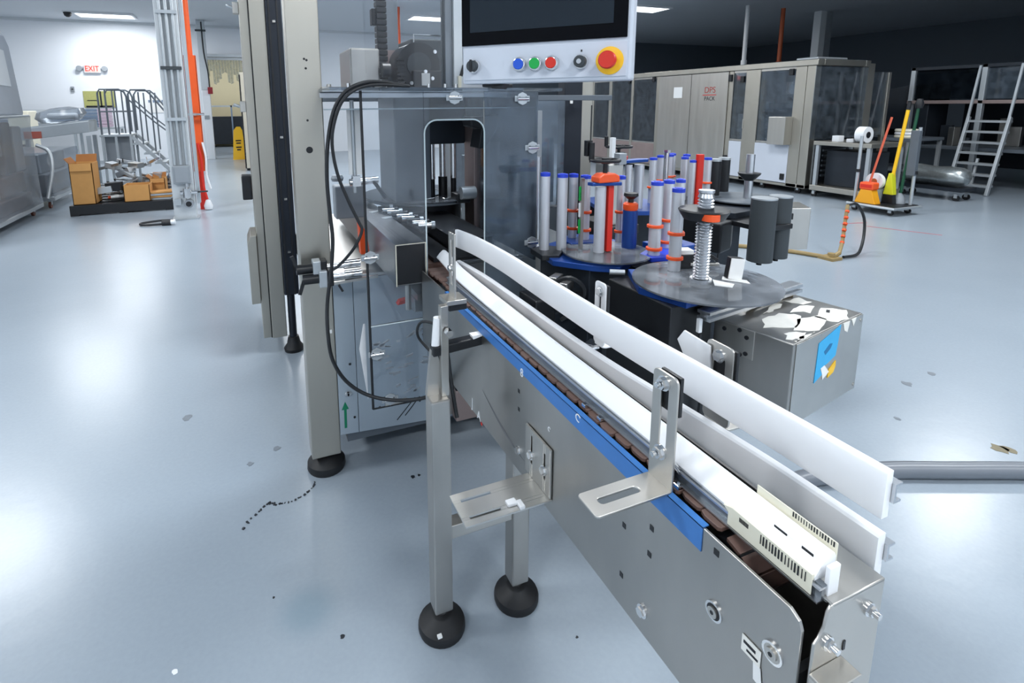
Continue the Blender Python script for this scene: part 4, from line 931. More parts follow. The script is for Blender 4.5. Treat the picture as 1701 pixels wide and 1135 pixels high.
MB().tube(smooth_path([(5.38, 3.37, .46), (5.50, 3.36, .46), (5.60, 3.34, .32), (5.58, 3.31, .16), (5.44, 3.24, .05), (5.28, 3.18, .02), (5.1, 3.18, .02)], 4), .013, 8).build('black_loop', CABLE, t)
MB().box(4.92, 5.06, 3.16, 3.30, 0, .025).cyl((4.99, 3.22, 0), (4.99, 3.22, .06), .03, 12).build('hose_coupling', BRASS, t)
MB().box(4.85, 4.98, 3.62, 3.74, 0, .05).build('hose_coupling', BRASS, t)
for nm, a, b in (('floor_tape', (6.589, 4.173), (6.929, 4.094)), ('floor_tape', (6.725, 3.969), (6.999, 3.359))):
    o = MB().bar((a[0], a[1], .001), (b[0], b[1], .001), .02, .0016).build('floor_tape', mat('faded_red_tape', (176, 92, 104), .6), fl)

# ================================================================ BIG PACKING MACHINE (right)
bm_ = thing('packing_machine', 'long stainless enclosed packing machine with windows on the right', 'machine', (8.8, 8.5, 0))
XF, XB = 8.1, 9.3
MB().box(XF-.03, XF+.12, 5.72, 12.4, 2.00, 2.09).build('roof_beam', STEELP, bm_, bevel=.008)
MB().box(XB-.12, XB, 5.72, 12.4, 2.00, 2.09).build('roof_beam', STEELP, bm_, bevel=.008)
for y in (5.72, 7.3, 9.05, 12.3): MB().box(XF+.12, XB-.12, y, y+.1, 2.0, 2.09).build('roof_beam', STEELP, bm_, bevel=.008)
MB().box(XF+.05, XB-.05, 5.76, 12.4, 2.092, 2.10).build('roof_pane', GLASS, bm_)  # unseen roof, made clear so lamp light reaches the mechanism
def post(y0, y1, z0=.1, z1=2.0, x0=XF): return MB().box(x0, x0+.12, y0, y1, z0, z1).build('post', STEELP, bm_, bevel=.008)
post(5.76, 5.90); post(5.905, 6.09)
post(6.72, 7.0); post(7.26, 7.35)
post(9.09, 9.2); post(9.93, 10.0); post(10.7, 10.8); post(11.4, 11.5); post(12.25, 12.4)
for y0, y1 in ((7.35, 8.22), (8.225, 9.09)):
    dd = MB().box(XF-.02, XF+.02, y0+.004, y1-.004, .16, 1.99).build('steel_door', STEEL, bm_, bevel=.004)
for z in (1.88, .45): MB().box(XF-.04, XF, 7.27, 7.34, z-.06, z+.06).build('door_hinge', BLACK, bm_, bevel=.004)
for y0, y1, zb in ((6.09, 6.72, .78), (7.0, 7.26, .78), (9.2, 9.93, .60), (10.0, 10.7, .60), (10.8, 11.4, .60), (11.5, 12.25, .60)):
    w = MB().box(XF+.02, XF+.03, y0, y1, zb, 2.0).build('window', GLASS, bm_)
    MB().box(XF+.015, XF+.035, y0, y1, 1.96, 2.0).build('window_rail', STEEL, w); MB().box(XF+.015, XF+.035, y0, y1, zb, zb+.03).build('window_rail', STEEL, w)
    MB().box(XF, XF+.03, y0, y1, .14, zb-.005).build('lower_panel', PANELG if zb > .7 else PINKS, bm_, bevel=.004)
for y, z in ((6.12, 1.92), (6.12, .25), (7.03, 1.85), (9.25, 1.95), (10.03, 1.95)): MB().box(XF-.02, XF+.02, y, y+.07, z-.05, z+.05).build('door_hinge', BLACK, bm_, bevel=.004)
MB().box(XF-.01, XF+.005, 6.98, 7.0, 1.0, 1.16).build('window_handle', STEEL, bm_, bevel=.003)
MB().box(XF, XB, 5.76, 12.4, .10, .16).build('base_frame', STEELP, bm_, bevel=.006)
MB().box(XF+.5, XB-.05, 6.4, 12.3, .2, .78).build('inner_base', DARKM, bm_)
MB().box(XB-.05, XB, 5.9, 12.4, .16, 2.0).build('rear_skin', MIDG, bm_)
ebx = MB().box(7.93, 8.1, 6.06, 6.36, .775, 1.22).build('switch_box', STEEL, bm_, bevel=.006)
MB().box(8.10, 9.3, 5.755, 5.765, .88, 1.99).build('window', GLASS, bm_)
MB().box(9.2, 9.48, 5.76, 5.82, .16, 2.05).build('end_post', STEELP, bm_, bevel=.006)
MB().box(9.50, 9.85, 5.78, 5.80, .9, 1.92).build('window', GLASS, bm_)
MB().box(9.85, 9.92, 5.76, 5.82, .16, 1.92).build('end_post', STEELP, bm_, bevel=.006)
MB().box(8.2, 9.3, 5.78, 5.80, .20, .80).build('grille_back', DARKM, bm_)
for k in range(6): MB().box(8.45, 9.1, 5.755, 5.775, .28+.08*k, .31+.08*k).build('grille_slat', MIDG, bm_)
MB().box(8.22, 8.26, 5.75, 5.8, .16, .8).box(9.1, 9.14, 5.75, 5.8, .16, .8).build('grille_post', GALV, bm_)
rs = random.Random(5)
def inner(n, x0, x1, y0, y1, z0, z1, mats):
    for i in range(n):
        x = rs.uniform(x0, x1); y = rs.uniform(y0, y1); z = rs.uniform(z0, z1)
        a, b, c = rs.uniform(.05, .16), rs.uniform(.05, .18), rs.uniform(.06, .22)
        m = rs.choice(mats)
        q = MB()
        if rs.random() < .35: q.cyl((x, y, z), (x+a*1.2, y, z), b*.6, 14)
        else: q.obox((x, y, z), a, b, c, Matrix.Rotation(rs.uniform(-.2, .2), 3, 'Z'))
        q.build('mechanism', m, bm_, bevel=.004)
inner(12, 8.35, 8.9, 6.15, 6.7, .85, 1.9, [STEELW, MIDG, GREYP, BLACK, ALU, WHITE])
inner(6, 8.35, 8.8, 7.02, 7.25, .85, 1.9, [GREYP, WHITE, DARKM])
inner(16, 8.3, 9.1, 5.85, 6.05, .95, 1.85, [DARKM, GREYP, STEELW, BLACK, WHITE])
inner(26, 8.3, 8.9, 9.25, 12.2, .65, 1.95, [STEELW, DARKM, GREYP, BLACK, ALU, PINKS])
MB().box(8.3, 8.6, 6.95, 7.28, .8, 1.25).build('inner_cabinet', GREYP, bm_, bevel=.006)
MB().box(8.35, 8.5, 9.3, 9.62, .62, 1.95).build('orange_column', mat('rust_orange', (150, 74, 48), .6, 0, .1, 10), bm_, bevel=.006)
MB().lathe([(.07, 0), (.11, .02), (.11, .05), (.07, .07)], (8.75, 5.95, 1.72), 20, Matrix.Rotation(PI/2, 3, 'X')).build('orange_reel', ORANGE, bm_)
MB().box(8.35, 9.1, 5.77, 5.9, .88, .93).build('product_tray', CARD, bm_)
nt_ = MB().box(XF-.022, XF-.020, 8.44, 8.67, 1.55, 1.76).build('notice_sheet', PAPER, bm_)
text('maker_mark', 'DPS', .155, mat('mark_red', (176, 70, 60), .6), bm_, (XF-.0215, 7.75, 1.68), (PI/2, 0, -PI/2), sx=1.0)
MB().box(XF-.0222, XF-.0205, 7.60, 7.92, 1.585, 1.600).build('maker_line', REDINK, bm_)
text('maker_mark', 'PACK', .105, INK, bm_, (XF-.0215, 7.75, 1.525), (PI/2, 0, -PI/2), sx=.95)
MB().box(8.3, 9.0, 5.9, 6.25, 2.10, 2.14).build('roof_box', GALV, bm_, bevel=.01)
for y in (5.95, 6.6, 8.2, 9.8, 11.5):
    for x in (8.22, 9.1): caster(bm_, x, y, .05, RUBBER)
# infeed table towards the camera
it = thing('infeed_table', 'low steel infeed table in front of the packing machine', 'table', (8.6, 5.2, 0))
MB().box(8.12, 8.9, 4.86, 5.70, .80, .86).build('table_top', STEELP, it, bevel=.006)
MB().box(8.12, 8.9, 4.86, 5.70, .10, .18).build('base_frame', STEELP, it, bevel=.006)
for x, y in ((8.14, 4.88), (8.84, 4.88), (8.14, 5.62), (8.84, 5.62)): MB().box(x, x+.05, y, y+.05, .10, .80).build('leg', GALV, it, bevel=.003)
for x, y in ((8.16, 4.9), (8.86, 4.9), (8.16, 5.64), (8.86, 5.64)): caster(it, x, y, .04)
MB().box(8.3, 8.8, 5.0, 5.6, .18, .72).build('drive_case', DARKM, it, bevel=.01)
rl = thing('film_roll', 'white film roll with black core standing on the infeed table', 'roll', (8.25, 5.05, .86))
MB().cyl((8.25, 5.00, .98), (8.25, 5.12, .98), .115, 28).build('roll', WHITE, rl); MB().cyl((8.25, 4.994, .98), (8.25, 5.126, .98), .045, 18).build('core', BLACK, rl)
for i, (x, y, lab) in enumerate(((8.25, 5.42, 'small white carton on the infeed table left of the film roll'), (8.3, 5.24, 'tiny white pad on the infeed table just left of the film roll'))):
    o = thing('carton', lab, 'box', (x, y, .86)); MB().box(x-.06, x+.06, y-.05, y+.05, .86, .95-.04*i).build('carton_body', WHITE, o, bevel=.004)
# tool cart with brooms
ct = thing('tool_dolly', 'low black dolly with upright grey posts in front of the infeed table', 'cart', (7.8, 4.45, 0))
MB().box(7.55, 8.06, 4.16, 4.74, .075, .12).build('deck', BLACK, ct, bevel=.012)
MB().tube([(7.54, 4.74, .10), (7.54, 4.16, .10), (8.06, 4.14, .10)], .018, 8).build('bumper', GALV, ct)
for x, y in ((7.62, 4.68), (7.62, 4.24), (7.98, 4.24), (7.98, 4.68)): caster(ct, x, y, .035)
for x, y, z in ((7.60, 4.68, 1.0), (7.98, 4.22, 1.12)):
    p = MB().cyl((x, y, .12), (x, y, z), .02, 10).build('upright', GALV, ct)
    MB().cyl((x, y, .52), (x, y, .56), .032, 10).build('clamp', BLACK, p)
MB().box(7.94, 8.00, 4.20, 4.30, .5, 1.08).build('side_panel', MIDG, ct, bevel=.004)
dp = thing('dust_pan', 'yellow upright dustpan with orange top on the front of the dolly', 'dustpan', (7.60, 4.52, .12))
MB().prism([(4.40, .12), (4.66, .12), (4.60, .30), (4.46, .30)], 'x', 7.56, 7.68).build('pan', mat('amber_plastic', (238, 164, 30), .4), dp, bevel=.006)
MB().box(7.555, 7.685, 4.44, 4.62, .30, .40).build('hood', ORANGE, dp, bevel=.02)
MB().box(7.553, 7.556, 4.46, 4.60, .33, .37).build('hood_label', RED, dp)
MB().bar((7.62, 4.53, .38), (7.72, 4.42, 1.25), .022, .022).build('handle', mat('red_handle', (214, 96, 66), .45), dp)
bw = thing('broom', 'yellow-handled broom leaning upright at the back of the dolly', 'broom', (7.85, 4.36, .12))
MB().cyl((7.84, 4.40, .34), (7.90, 4.345, 1.34), .02, 10).build('handle', YELLOW, bw)
MB().prism([(4.34, .24), (4.46, .24), (4.42, .52), (4.38, .52)], 'x', 7.80, 7.88).build('bristle_cover', mat('lime_plastic', (214, 214, 40), .45), bw, bevel=.004)
MB().cyl((7.90, 4.345, 1.34), (7.906, 4.34, 1.44), .022, 10).build('grip', BLACK, bw)
MB().prism([(4.33, .12), (4.47, .12), (4.45, .24), (4.35, .24)], 'x', 7.80, 7.88).build('bristles', BLACK, bw)
bw = thing('mop', 'dark green handled mop beside the yellow broom', 'mop', (7.93, 4.30, .12))
MB().cyl((7.95, 4.34, .15), (7.99, 4.28, 1.36), .018, 10).build('handle', mat('dark_green', (16, 78, 52), .45), bw)
MB().lathe([(.04, 0), (.05, .05), (.03, .12)], (7.99, 4.275, 1.36), 14).build('mop_cap', BLACK, bw)
MB().lathe([(.07, .122), (.06, .20), (.02, .26)], (7.95, 4.34, 0), 14).build('mop_head', GREYP, bw)
rl = thing('tape_roll', 'white roll with a red-brown core behind the dustpan', 'roll', (7.75, 4.55, .12))
MB().cyl((7.74, 4.55, .40), (7.80, 4.55, .40), .11, 26).build('roll', WHITE, rl); MB().cyl((7.735, 4.55, .40), (7.805, 4.55, .40), .04, 16).build('core', COPPER, rl)
MB().box(7.70, 7.84, 4.47, 4.63, .12, .30).build('roll_stand', GREYP, rl, bevel=.005)
fb = thing('foil_bundle', 'crumpled silver foil bundle lying on a low trolley beside the ladder', 'bundle', (9.9, 5.0, .3))
b = MB(); b.lathe([(.05, -.42), (.13, -.38), (.15, -.2), (.13, -.02), (.155, .15), (.14, .32), (.10, .40), (.03, .43)], (9.7, 4.85, .34), 20, Matrix.Rotation(PI/2, 3, 'X') @ Matrix.Rotation(.0, 3, 'Z'))
rs2 = random.Random(2)
for v in b.v: v += Vector((rs2.uniform(-.012, .012), 0, rs2.uniform(-.012, .012)))
b.build('bundle', TAPEG, fb)
MB().box(9.52, 9.9, 4.42, 5.28, .14, .19).build('trolley_deck', DARKM, fb)
for x, y in ((9.58, 4.5), (9.84, 4.5), (9.58, 5.2), (9.84, 5.2)): caster(fb, x, y, .045)
# ladder and mezzanine machine at the far right
lad = thing('step_ladder', 'grey steel step ladder rising to the dark platform at far right', 'ladder', (10.8, 4.8, 0))
xa, xb = 10.5, 10.82
for y in (4.56, 5.07): MB().bar((xa, y, 0), (xb, y, 1.20), .04, .06).build('stringer', GALV, lad, bevel=.004)
for k in range(7):
    z = .14+k*.165; x = xa+(xb-xa)*z/1.20
    MB().box(x-.02, x+.16, 4.58, 5.05, z-.02, z+.015).build('tread', GALV, lad, bevel=.003)
for y in (4.56, 5.07): MB().bar((xb-.05, y, 1.05), (xb+.12, y, 2.0), .03, .03).build('hand_rail', GALV, lad)
MB().bar((xa+.12, 4.82, .1), (xa+.2, 4.82, .55), .03, .03).build('brace', GALV, lad)
pf = thing('platform_machine', 'dark raised machine platform with glazed guard at far right', 'machine', (12, 4.5, 0))
MB().box(11.2, 13.4, 2.2, 6.2, 1.40, 1.46).build('platform_deck', PINKS, pf, bevel=.006)
MB().box(11.2, 13.4, 2.2, 6.2, 1.98, 2.04).build('top_rail', DARKM, pf, bevel=.006)
for y in (6.12, 5.1, 4.05, 3.1, 2.2): MB().box(11.2, 11.28, y, y+.07, 0, 2.04).build('post', GALV, pf, bevel=.006)
for y in (6.12, 2.2): MB().box(13.3, 13.38, y, y+.07, 0, 2.04).build('post', GALV, pf, bevel=.006)
for y0, y1 in ((5.17, 6.12), (4.12, 5.1), (3.17, 4.05), (2.27, 3.1)): MB().box(11.24, 11.25, y0, y1, 1.48, 1.98).build('guard_pane', clear_sheet('dark_guard', (120, 136, 150), .1, (70, 80, 90)) if y0 > 5.1 else GLASS, pf)
MB().box(12.6, 13.2, 2.4, 6.0, .25, 1.40).build('machine_body', DARKM, pf, bevel=.01)
MB().box(11.3, 12.6, 2.3, 6.1, .62, .68).build('work_bench', MIDG, pf, bevel=.004)
MB().box(11.3, 12.6, 2.3, 4.3, .20, .26).build('low_shelf', MIDG, pf, bevel=.004)
rs = random.Random(9)
for i in range(14):
    y = rs.uniform(2.5, 5.9); x = rs.uniform(11.4, 12.3); h = rs.uniform(.1, .5)
    MB().obox((x, y, .68+h/2), rs.uniform(.08, .25), rs.uniform(.08, .3), h).build('apparatus', rs.choice([DARKM, MIDG, GREYP, STEELW]), pf, bevel=.006)
MB().cyl((11.5, 3.3, .68), (11.5, 3.3, 1.05), .05, 12).build('white_canister', WHITE, pf)
MB().box(11.35, 11.6, 3.75, 3.98, .35, .60).build('white_bin', CREAM, pf, bevel=.02)
MB().prism([(5.9, .68), (6.1, .68), (7.6, 1.0), (7.6, 1.45), (6.2, 1.75), (5.9, 1.75)], 'x', 11.3, 11.9).build('inclined_hopper', DARKM, pf, bevel=.01)
MB().box(11.3, 11.9, 6.3, 7.4, .0, .95).build('hopper_base', DARKM, pf, bevel=.01)
tb = thing('work_table', 'dark work table with a stack of white lids left of the step ladder', 'table', (10.3, 5.9, 0))
MB().box(10.0, 10.9, 5.4, 6.3, .80, .85).build('table_top', MIDG, tb, bevel=.004)
MB().box(10.0, 10.9, 5.4, 6.3, .30, .34).build('low_shelf', MIDG, tb, bevel=.004)
for x, y in ((10.02, 5.42), (10.84, 5.42), (10.02, 6.24), (10.84, 6.24)): MB().box(x, x+.05, y, y+.05, 0, .80).build('leg', GALV, tb)
st = thing('lid_stack', 'stack of white lids on the dark work table', 'lids', (10.2, 5.55, .85))
for k in range(3): MB().lathe([(.17, 0), (.18, .02), (.17, .045)], (10.22, 5.58, .85+.05*k), 24).build('lid', WHITE if k % 2 else CREAM, st)
mon = thing('operator_monitor', 'small lit blue-white screen behind the window of the packing machine end', 'screen', (9.55, 6.05, 1.2))
MB().box(9.40, 9.80, 6.04, 6.10, 1.15, 1.45).build('monitor_case', BLACK, mon, bevel=.01)
MB().box(9.43, 9.77, 6.035, 6.04, 1.18, 1.42).build('monitor_face', emit('lit_monitor', (150, 190, 220), .5), mon)
MB().box(9.57, 9.63, 6.06, 6.10, 0, 1.15).box(9.45, 9.75, 5.95, 6.2, 0, .03).build('monitor_stand', DARKM, mon)

# ================================================================ COLUMNS AND RISERS
t = thing('building_column', 'white column with conduits, grey box and outlets left of the machine', 'column', (-.77, 7.85, 0))
MB().box(-.92, -.66, 7.78, 7.98, 0, CEIL).build('column_shaft', COLW, t, bevel=.006)
MB().box(-.95, -.63, 7.74, 8.0, 0, .015).build('column_plate', GALV, t)
for x in (-.855, -.785, -.715): MB().cyl((x, 7.755, .72), (x, 7.755, CEIL), .021, 12).build('conduit', GALV, t)
MB().box(-.64, -.60, 7.80, 7.9, .2, CEIL).build('conduit_tray', GALV, t, bevel=.004)
for z in (1.93, 2.6, 1.3): MB().box(-.90, -.67, 7.725, 7.775, z-.02, z+.02).build('conduit_strap', DGREY if z == 1.93 else GALV, t)
b = MB().box(-.885, -.685, 7.70, 7.78, .48, .71).build('switch_box', GREYP, t, bevel=.006)
MB().box(-.86, -.70, 7.695, 7.70, .50, .69).build('box_cover', GREYP, t, bevel=.003)
v = MB().cyl((-.74, 7.74, .22), (-.74, 7.74, .48), .02, 10).cyl((-.82, 7.72, .36), (-.62, 7.72, .36), .028, 12).cyl((-.74, 7.70, .30), (-.74, 7.70, .42), .05, 14).build('regulator', CHROME, t)
MB().cyl((-.73, 7.77, .22), (-.73, 7.66, .22), .055, 16).build('socket_outlet', GREYP, t); MB().cyl((-.73, 7.66, .22), (-.73, 7.655, .22), .035, 16).build('socket_face', BLACK, t)
MB().box(-.90, -.82, 7.72, 7.78, .20, .28).build('socket_plate', GALV, t)
MB().bar((-.64, 7.74, .36), (-.50, 7.74, .36), .02, .02).build('valve_handle', DGREY, t)
t = thing('power_cord', 'black cord with plug coiled on the floor at the white column', 'cord', (-1.1, 7.6, 0))
MB().tube(smooth_path([(-.93, 7.70, .02), (-1.1, 7.72, .02), (-1.28, 7.62, .02), (-1.22, 7.50, .02), (-1.0, 7.48, .02)], 5), .014, 8).build('cord_run', CABLE, t)
MB().cyl((-1.03, 7.48, .032), (-.93, 7.47, .032), .032, 12).build('plug_body', BLACK, t); MB().cyl((-.93, 7.47, .04), (-.88, 7.465, .04), .03, 12).build('plug_ring', WHITE, t)
t = thing('sprinkler_riser', 'orange riser pipe with orange channel guard and white hoses', 'pipe', (-.62, 8.5, 0))
MB().cyl((-.625, 8.52, 2.1), (-.625, 8.52, CEIL), .042, 16).build('riser_pipe', ORPAINT, t)
MB().box(-.70, -.55, 8.46, 8.48, .55, 2.15).box(-.70, -.69, 8.46, 8.58, .55, 2.15).box(-.56, -.55, 8.46, 8.58, .55, 2.15).build('channel_guard', ORPAINT, t, bevel=.003)
MB().tube(smooth_path([(-.62, 8.44, .95), (-.59, 8.42, .70), (-.60, 8.42, .40), (-.56, 8.40, .15)], 4), .018, 8).build('red_hose', RED, t)
MB().tube(smooth_path([(-.56, 8.44, .96), (-.53, 8.42, .75), (-.54, 8.42, .5), (-.5, 8.40, .30)], 4), .014, 8).build('white_hose', WHITE, t)
MB().lathe([(.05, .01), (.06, .06), (.03, .14)], (-.55, 8.40, 0), 14).build('hose_end', WHITE, t)
MB().box(-.66, -.58, 8.46, 8.54, 0, .55).build('guard_stub', RED, t)
MB().cyl((-.72, 8.40, 1.35), (-.50, 8.40, 1.35), .018, 10).box(-.64, -.60, 8.40, 8.46, 1.33, 1.37).build('hose_bracket', CHROME, t)
t = thing('building_column', 'far white column with a red alarm box before the doorway', 'column', (-.9, 16.7, 0))
MB().box(-1.0, -.80, 16.6, 16.85, 0, 1.9).build('column_shaft', WALLW, t, bevel=.01)
MB().box(-1.0, -.80, 16.6, 16.85, 1.9, CEIL).build('column_upper', GALV, t, bevel=.01)
MB().box(-.84, -.72, 16.5, 16.6, 1.80, 1.98).build('alarm_box', mat('dark_red', (150, 26, 40), .5), t, bevel=.01)
MB().tube(smooth_path([(-.79, 16.55, 1.98), (-.80, 16.56, 2.4), (-.86, 16.57, 2.9), (-.87, 16.58, 3.7)], 4), .018, 6).build('alarm_lead', CABLE, t)
MB().box(-.98, -.86, 16.57, 16.6, 1.12, 1.22).build('column_label', GREYP, t); MB().box(-1.03, -.77, 16.57, 16.6, 3.45, 3.5).build('column_band', DGREY, t)
for nm, x, y, r, m, lab in (('ceiling_drop', 11.45, 10.0, .05, WHITE, 'white vertical pipe rising behind the packing machine'), ('copper_riser', 12.65, 10.0, .05, mat('orange_brown_pipe', (176, 84, 44), .5), 'orange-brown vertical pipe rising behind the packing machine'),
                        ('orange_riser', 3.6, 13.0, .04, ORPAINT, 'thin orange riser seen through the acrylic above the machine drive')):
    t = thing(nm, lab, 'pipe', (x, y, 0)); MB().cyl((x, y, 0), (x, y, CEIL), r, 14).build('pipe_run', m, t); MB().cyl((x, y, 2.35), (x, y, 2.47), r*1.35, 14).build('pipe_coupling', m, t)
t = thing('building_column', 'white paired column rising behind the packing machine', 'column', (14.2, 10, 0))
MB().box(13.9, 14.12, 9.9, 10.1, 0, CEIL).build('column_shaft', COLW, t, bevel=.01); MB().box(14.16, 14.42, 9.95, 10.15, 0, CEIL).build('column_shaft', GALV, t, bevel=.01)
t = thing('building_column', 'dark teal column beyond the glazed platform at far right', 'column', (15.5, 6, 0))
MB().box(15.4, 15.65, 6.0, 6.25, 0, CEIL).build('column_shaft', mat('teal_column', (96, 124, 124), .5), t, bevel=.01)

# ================================================================ FAR LEFT : wall things
t = thing('exit_sign', 'lit red exit sign with twin lamps high on the white wall', 'sign', (-3.7, 17.66, 2.49))
MB().box(-3.88, -3.50, 17.63, 17.70, 2.38, 2.60).build('sign_case', WHITE, t, bevel=.01); MB().box(-3.86, -3.52, 17.625, 17.63, 2.40, 2.58).build('sign_face', EXITM, t)
text('exit_letters', 'EXIT', .20, EXITL, t, (-3.69, 17.62, 2.49), (PI/2, 0, 0), .003, .80)
for x in (-3.98, -3.40):
    l = MB().cyl((x, 17.60, 2.50), (x, 17.68, 2.50), .07, 16).build('emergency_lamp', GREYP, t); MB().bar((x, 17.66, 2.50), (-3.69, 17.66, 2.50), .03, .03).build('lamp_bracket', GREYP, t)
t = thing('wall_poster', 'yellow-green printed poster on the white wall behind the step platform', 'poster', (-3.65, 17.68, 1.7))
MB().box(-3.98, -3.26, 17.68, 17.70, 1.46, 1.90).build('poster_sheet', OLIVE, t)
MB().box(-3.60, -3.56, 17.674, 17.68, 1.46, 1.90).box(-3.9, -3.64, 17.674, 17.68, 1.64, 1.66).box(-3.94, -3.3, 17.674, 17.68, 1.46, 1.51).build('poster_print', INK, t)
t = thing('wall_notice', 'white notice sheet with dark marks on the wall right of the step platform', 'poster', (-2.25, 17.68, 1.5))
MB().box(-2.50, -2.05, 17.685, 17.70, 1.30, 1.72).build('notice_sheet', PAPER, t)
for i in range(4): MB().obox((-2.42+.11*i, 17.68, 1.62), .06, .006, .07).build('notice_mark', SLATE, t)
t = thing('wall_switch', 'small grey wall switch left of the poster', 'switch', (-4.2, 17.69, 1.95))
MB().box(-4.24, -4.16, 17.66, 17.70, 1.88, 2.02).build('switch_plate', GREYP, t, bevel=.006); MB().box(-4.22, -4.18, 17.65, 17.66, 1.93, 1.97).build('switch_rocker', DGREY, t)
# stacks below the poster
for i, (x, z, w, h, m, lab) in enumerate(((-3.72, .95, .42, .48, SLATE, 'stack of slate blue trays under the poster'), (-3.38, .95, .26, .46, PINK, 'stack of pink printed packs under the poster'))):
    o = thing('tray_stack', lab, 'stack', (x, 16.9, z))
    for k in range(6): MB().box(x-w/2, x+w/2, 16.75, 17.15, z+.08*k, z+.08*k+.072).build('tray', m, o, bevel=.006)
t = thing('slat_bench', 'long pale bench of slat conveyors along the white wall', 'bench', (-4.6, 16.9, 0))
MB().box(-6.2, -3.0, 16.5, 17.3, .90, .95).build('bench_top', GALV, t)
MB().box(-6.2, -4.0, 17.1, 17.2, 1.35, 1.42).build('top_rail', COLW, t); MB().box(-6.2, -4.0, 16.6, 16.7, 1.12, 1.18).build('blue_rail', SLATE, t)
MB().box(-6.2, -4.0, 16.55, 16.6, .98, 1.06).build('side_rail', GALV, t)
for x in (-6.1, -5.0, -4.05, -3.1): MB().box(x, x+.06, 16.6, 16.66, 0, .9).build('leg', GALV, t); MB().box(x, x+.06, 17.14, 17.2, 0, 1.36 if x < -4 else .9).build('leg', GALV, t)
for i in range(7):
    x = -5.9+.27*i; o = thing('parts_bin', '%s bin in the row on the long wall bench, %s from the left' % ('slate blue' if i % 3 == 0 else 'white', ORD[i]), 'bin', (x, 16.85, .95), group='bins on the wall bench')
    MB().box(x-.11, x+.11, 16.72, 17.0, .951, 1.09).box(x-.11, x+.11, 16.70, 16.72, .951, 1.05).build('bin_body', SLATE if i % 3 == 0 else COLW, o, bevel=.008)
# step platform
t = thing('step_platform', 'grey rolling step platform with tubular handrails by the white wall', 'step platform', (-2.0, 12.3, 0))
for y in (12.0, 12.6):
    r_ = MB().tube([(-2.48, y, .95), (-2.48, y, 1.72), (-2.44, y, 1.79), (-2.13, y, 1.79), (-2.05, y, 1.74), (-2.02, y, 1.65), (-2.02, y, .95)], .017, 8)
    r_.tube([(-2.48, y, 1.38), (-2.02, y, 1.38)], .014, 8).build('guard_rail', MIDG, t)
    for x in (-2.36, -2.20): MB().tube([(x, y, .95), (x, y, 1.78)], .014, 8).build('baluster', MIDG, t)
    MB().tube([(-1.99, y, 1.0), (-1.99, y, 1.70), (-1.94, y, 1.78), (-1.70, y, 1.78), (-1.62, y, 1.70), (-1.30, y, 1.22), (-1.28, y, .45)], .017, 8).build('hand_rail', MIDG, t)
    MB().tube([(-1.99, y, 1.60), (-1.60, y, 1.18), (-1.38, y, .98)], .014, 8).build('mid_rail', MIDG, t)
    for x in (-1.82, -1.62): MB().tube([(x, y, .75 if x < -1.7 else .6), (x, y, 1.74)], .014, 8).build('baluster', MIDG, t)
MB().box(-2.52, -2.0, 11.97, 12.63, .91, .95).build('deck', GALV, t, bevel=.004)
for k in range(4): MB().box(-2.0+.17*k, -1.80+.17*k, 11.99, 12.61, .74-.19*k, .775-.19*k).build('tread', GALV, t, bevel=.004)
for x, y in ((-2.50, 12.0), (-2.04, 12.0), (-2.50, 12.58), (-2.04, 12.58)): MB().box(x, x+.04, y-.02, y+.02, .05, .91).build('leg', GALV, t)
MB().box(-2.49, -2.01, 12.20, 12.22, .36, .90).build('side_panel', GREYP, t)
MB().box(-2.5, -2.0, 11.98, 12.02, .30, .34).box(-2.28, -2.24, 11.98, 12.02, .30, .91).build('cross_bar', GALV, t)
for y in (12.0, 12.6): MB().bar((-2.0, y, .90), (-1.30, y, .10), .03, .06).build('stringer', GALV, t)
for x, y in ((-2.48, 12.0), (-2.02, 12.0), (-2.48, 12.6), (-2.02, 12.6)): caster(t, x, y, .03)
o = thing('yellow_reel', 'yellow and black reel on a post right of the step platform', 'reel', (-1.22, 11.6, .5))
MB().cyl((-1.22, 11.55, .72), (-1.22, 11.65, .72), .10, 20).build('reel', YELLOW, o); MB().cyl((-1.22, 11.53, .72), (-1.22, 11.67, .72), .04, 12).build('hub', BLACK, o)
MB().box(-1.25, -1.19, 11.57, 11.63, 0, .63).build('stand', GALV, o); MB().box(-1.32, -1.12, 11.5, 11.7, 0, .02).build('stand_foot', GALV, o)
# doorway : strip curtain, cabinet, wet floor sign
t = thing('strip_curtain', 'hanging clear plastic strip curtain gathered in the top of the doorway', 'curtain', (-.35, 17.75, 2.85))
MB().box(-1.0, .35, 17.74, 17.78, 2.80, 2.87).build('curtain_rail', GALV, t)
rs = random.Random(4)
for i in range(17):
    x = -.96+.078*i; L_ = rs.uniform(.28, .75)
    MB().prism([(x, 2.80), (x+.07, 2.80), (x+.075, 2.80-L_), (x+.005, 2.80-L_+rs.uniform(-.05, .05))], 'y', 17.74+.012*(i % 2), 17.745+.012*(i % 2)).build('strip', STRIP, t)
t = thing('dark_rack', 'dark storage rack beyond the doorway', 'rack', (-.4, 21.5, 0))
MB().box(-1.6, .8, 21.6, 22.1, .1, 1.1).build('rack_load', DARKM, t, bevel=.01)
for x in (-1.6, -.4, .76): MB().box(x, x+.05, 21.5, 21.55, 0, 1.5).build('rack_post', SLATE, t)
MB().box(-1.6, .8, 21.5, 22.1, 1.44, 1.5).build('rack_shelf', GALV, t)
t = thing('tall_cabinet', 'tall tan steel cabinet with a dark edge right of the doorway', 'cabinet', (.35, 15, 0))
MB().box(-.02, .75, 13.2, 15.6, .06, 2.20).build('cabinet_body', TAN, t, bevel=.01); MB().box(-.03, .0, 13.2, 13.3, .06, 2.15).build('door_edge', BLACK, t)
MB().box(.0, .73, 13.3, 15.5, 0, .06).build('plinth', BLACK, t)
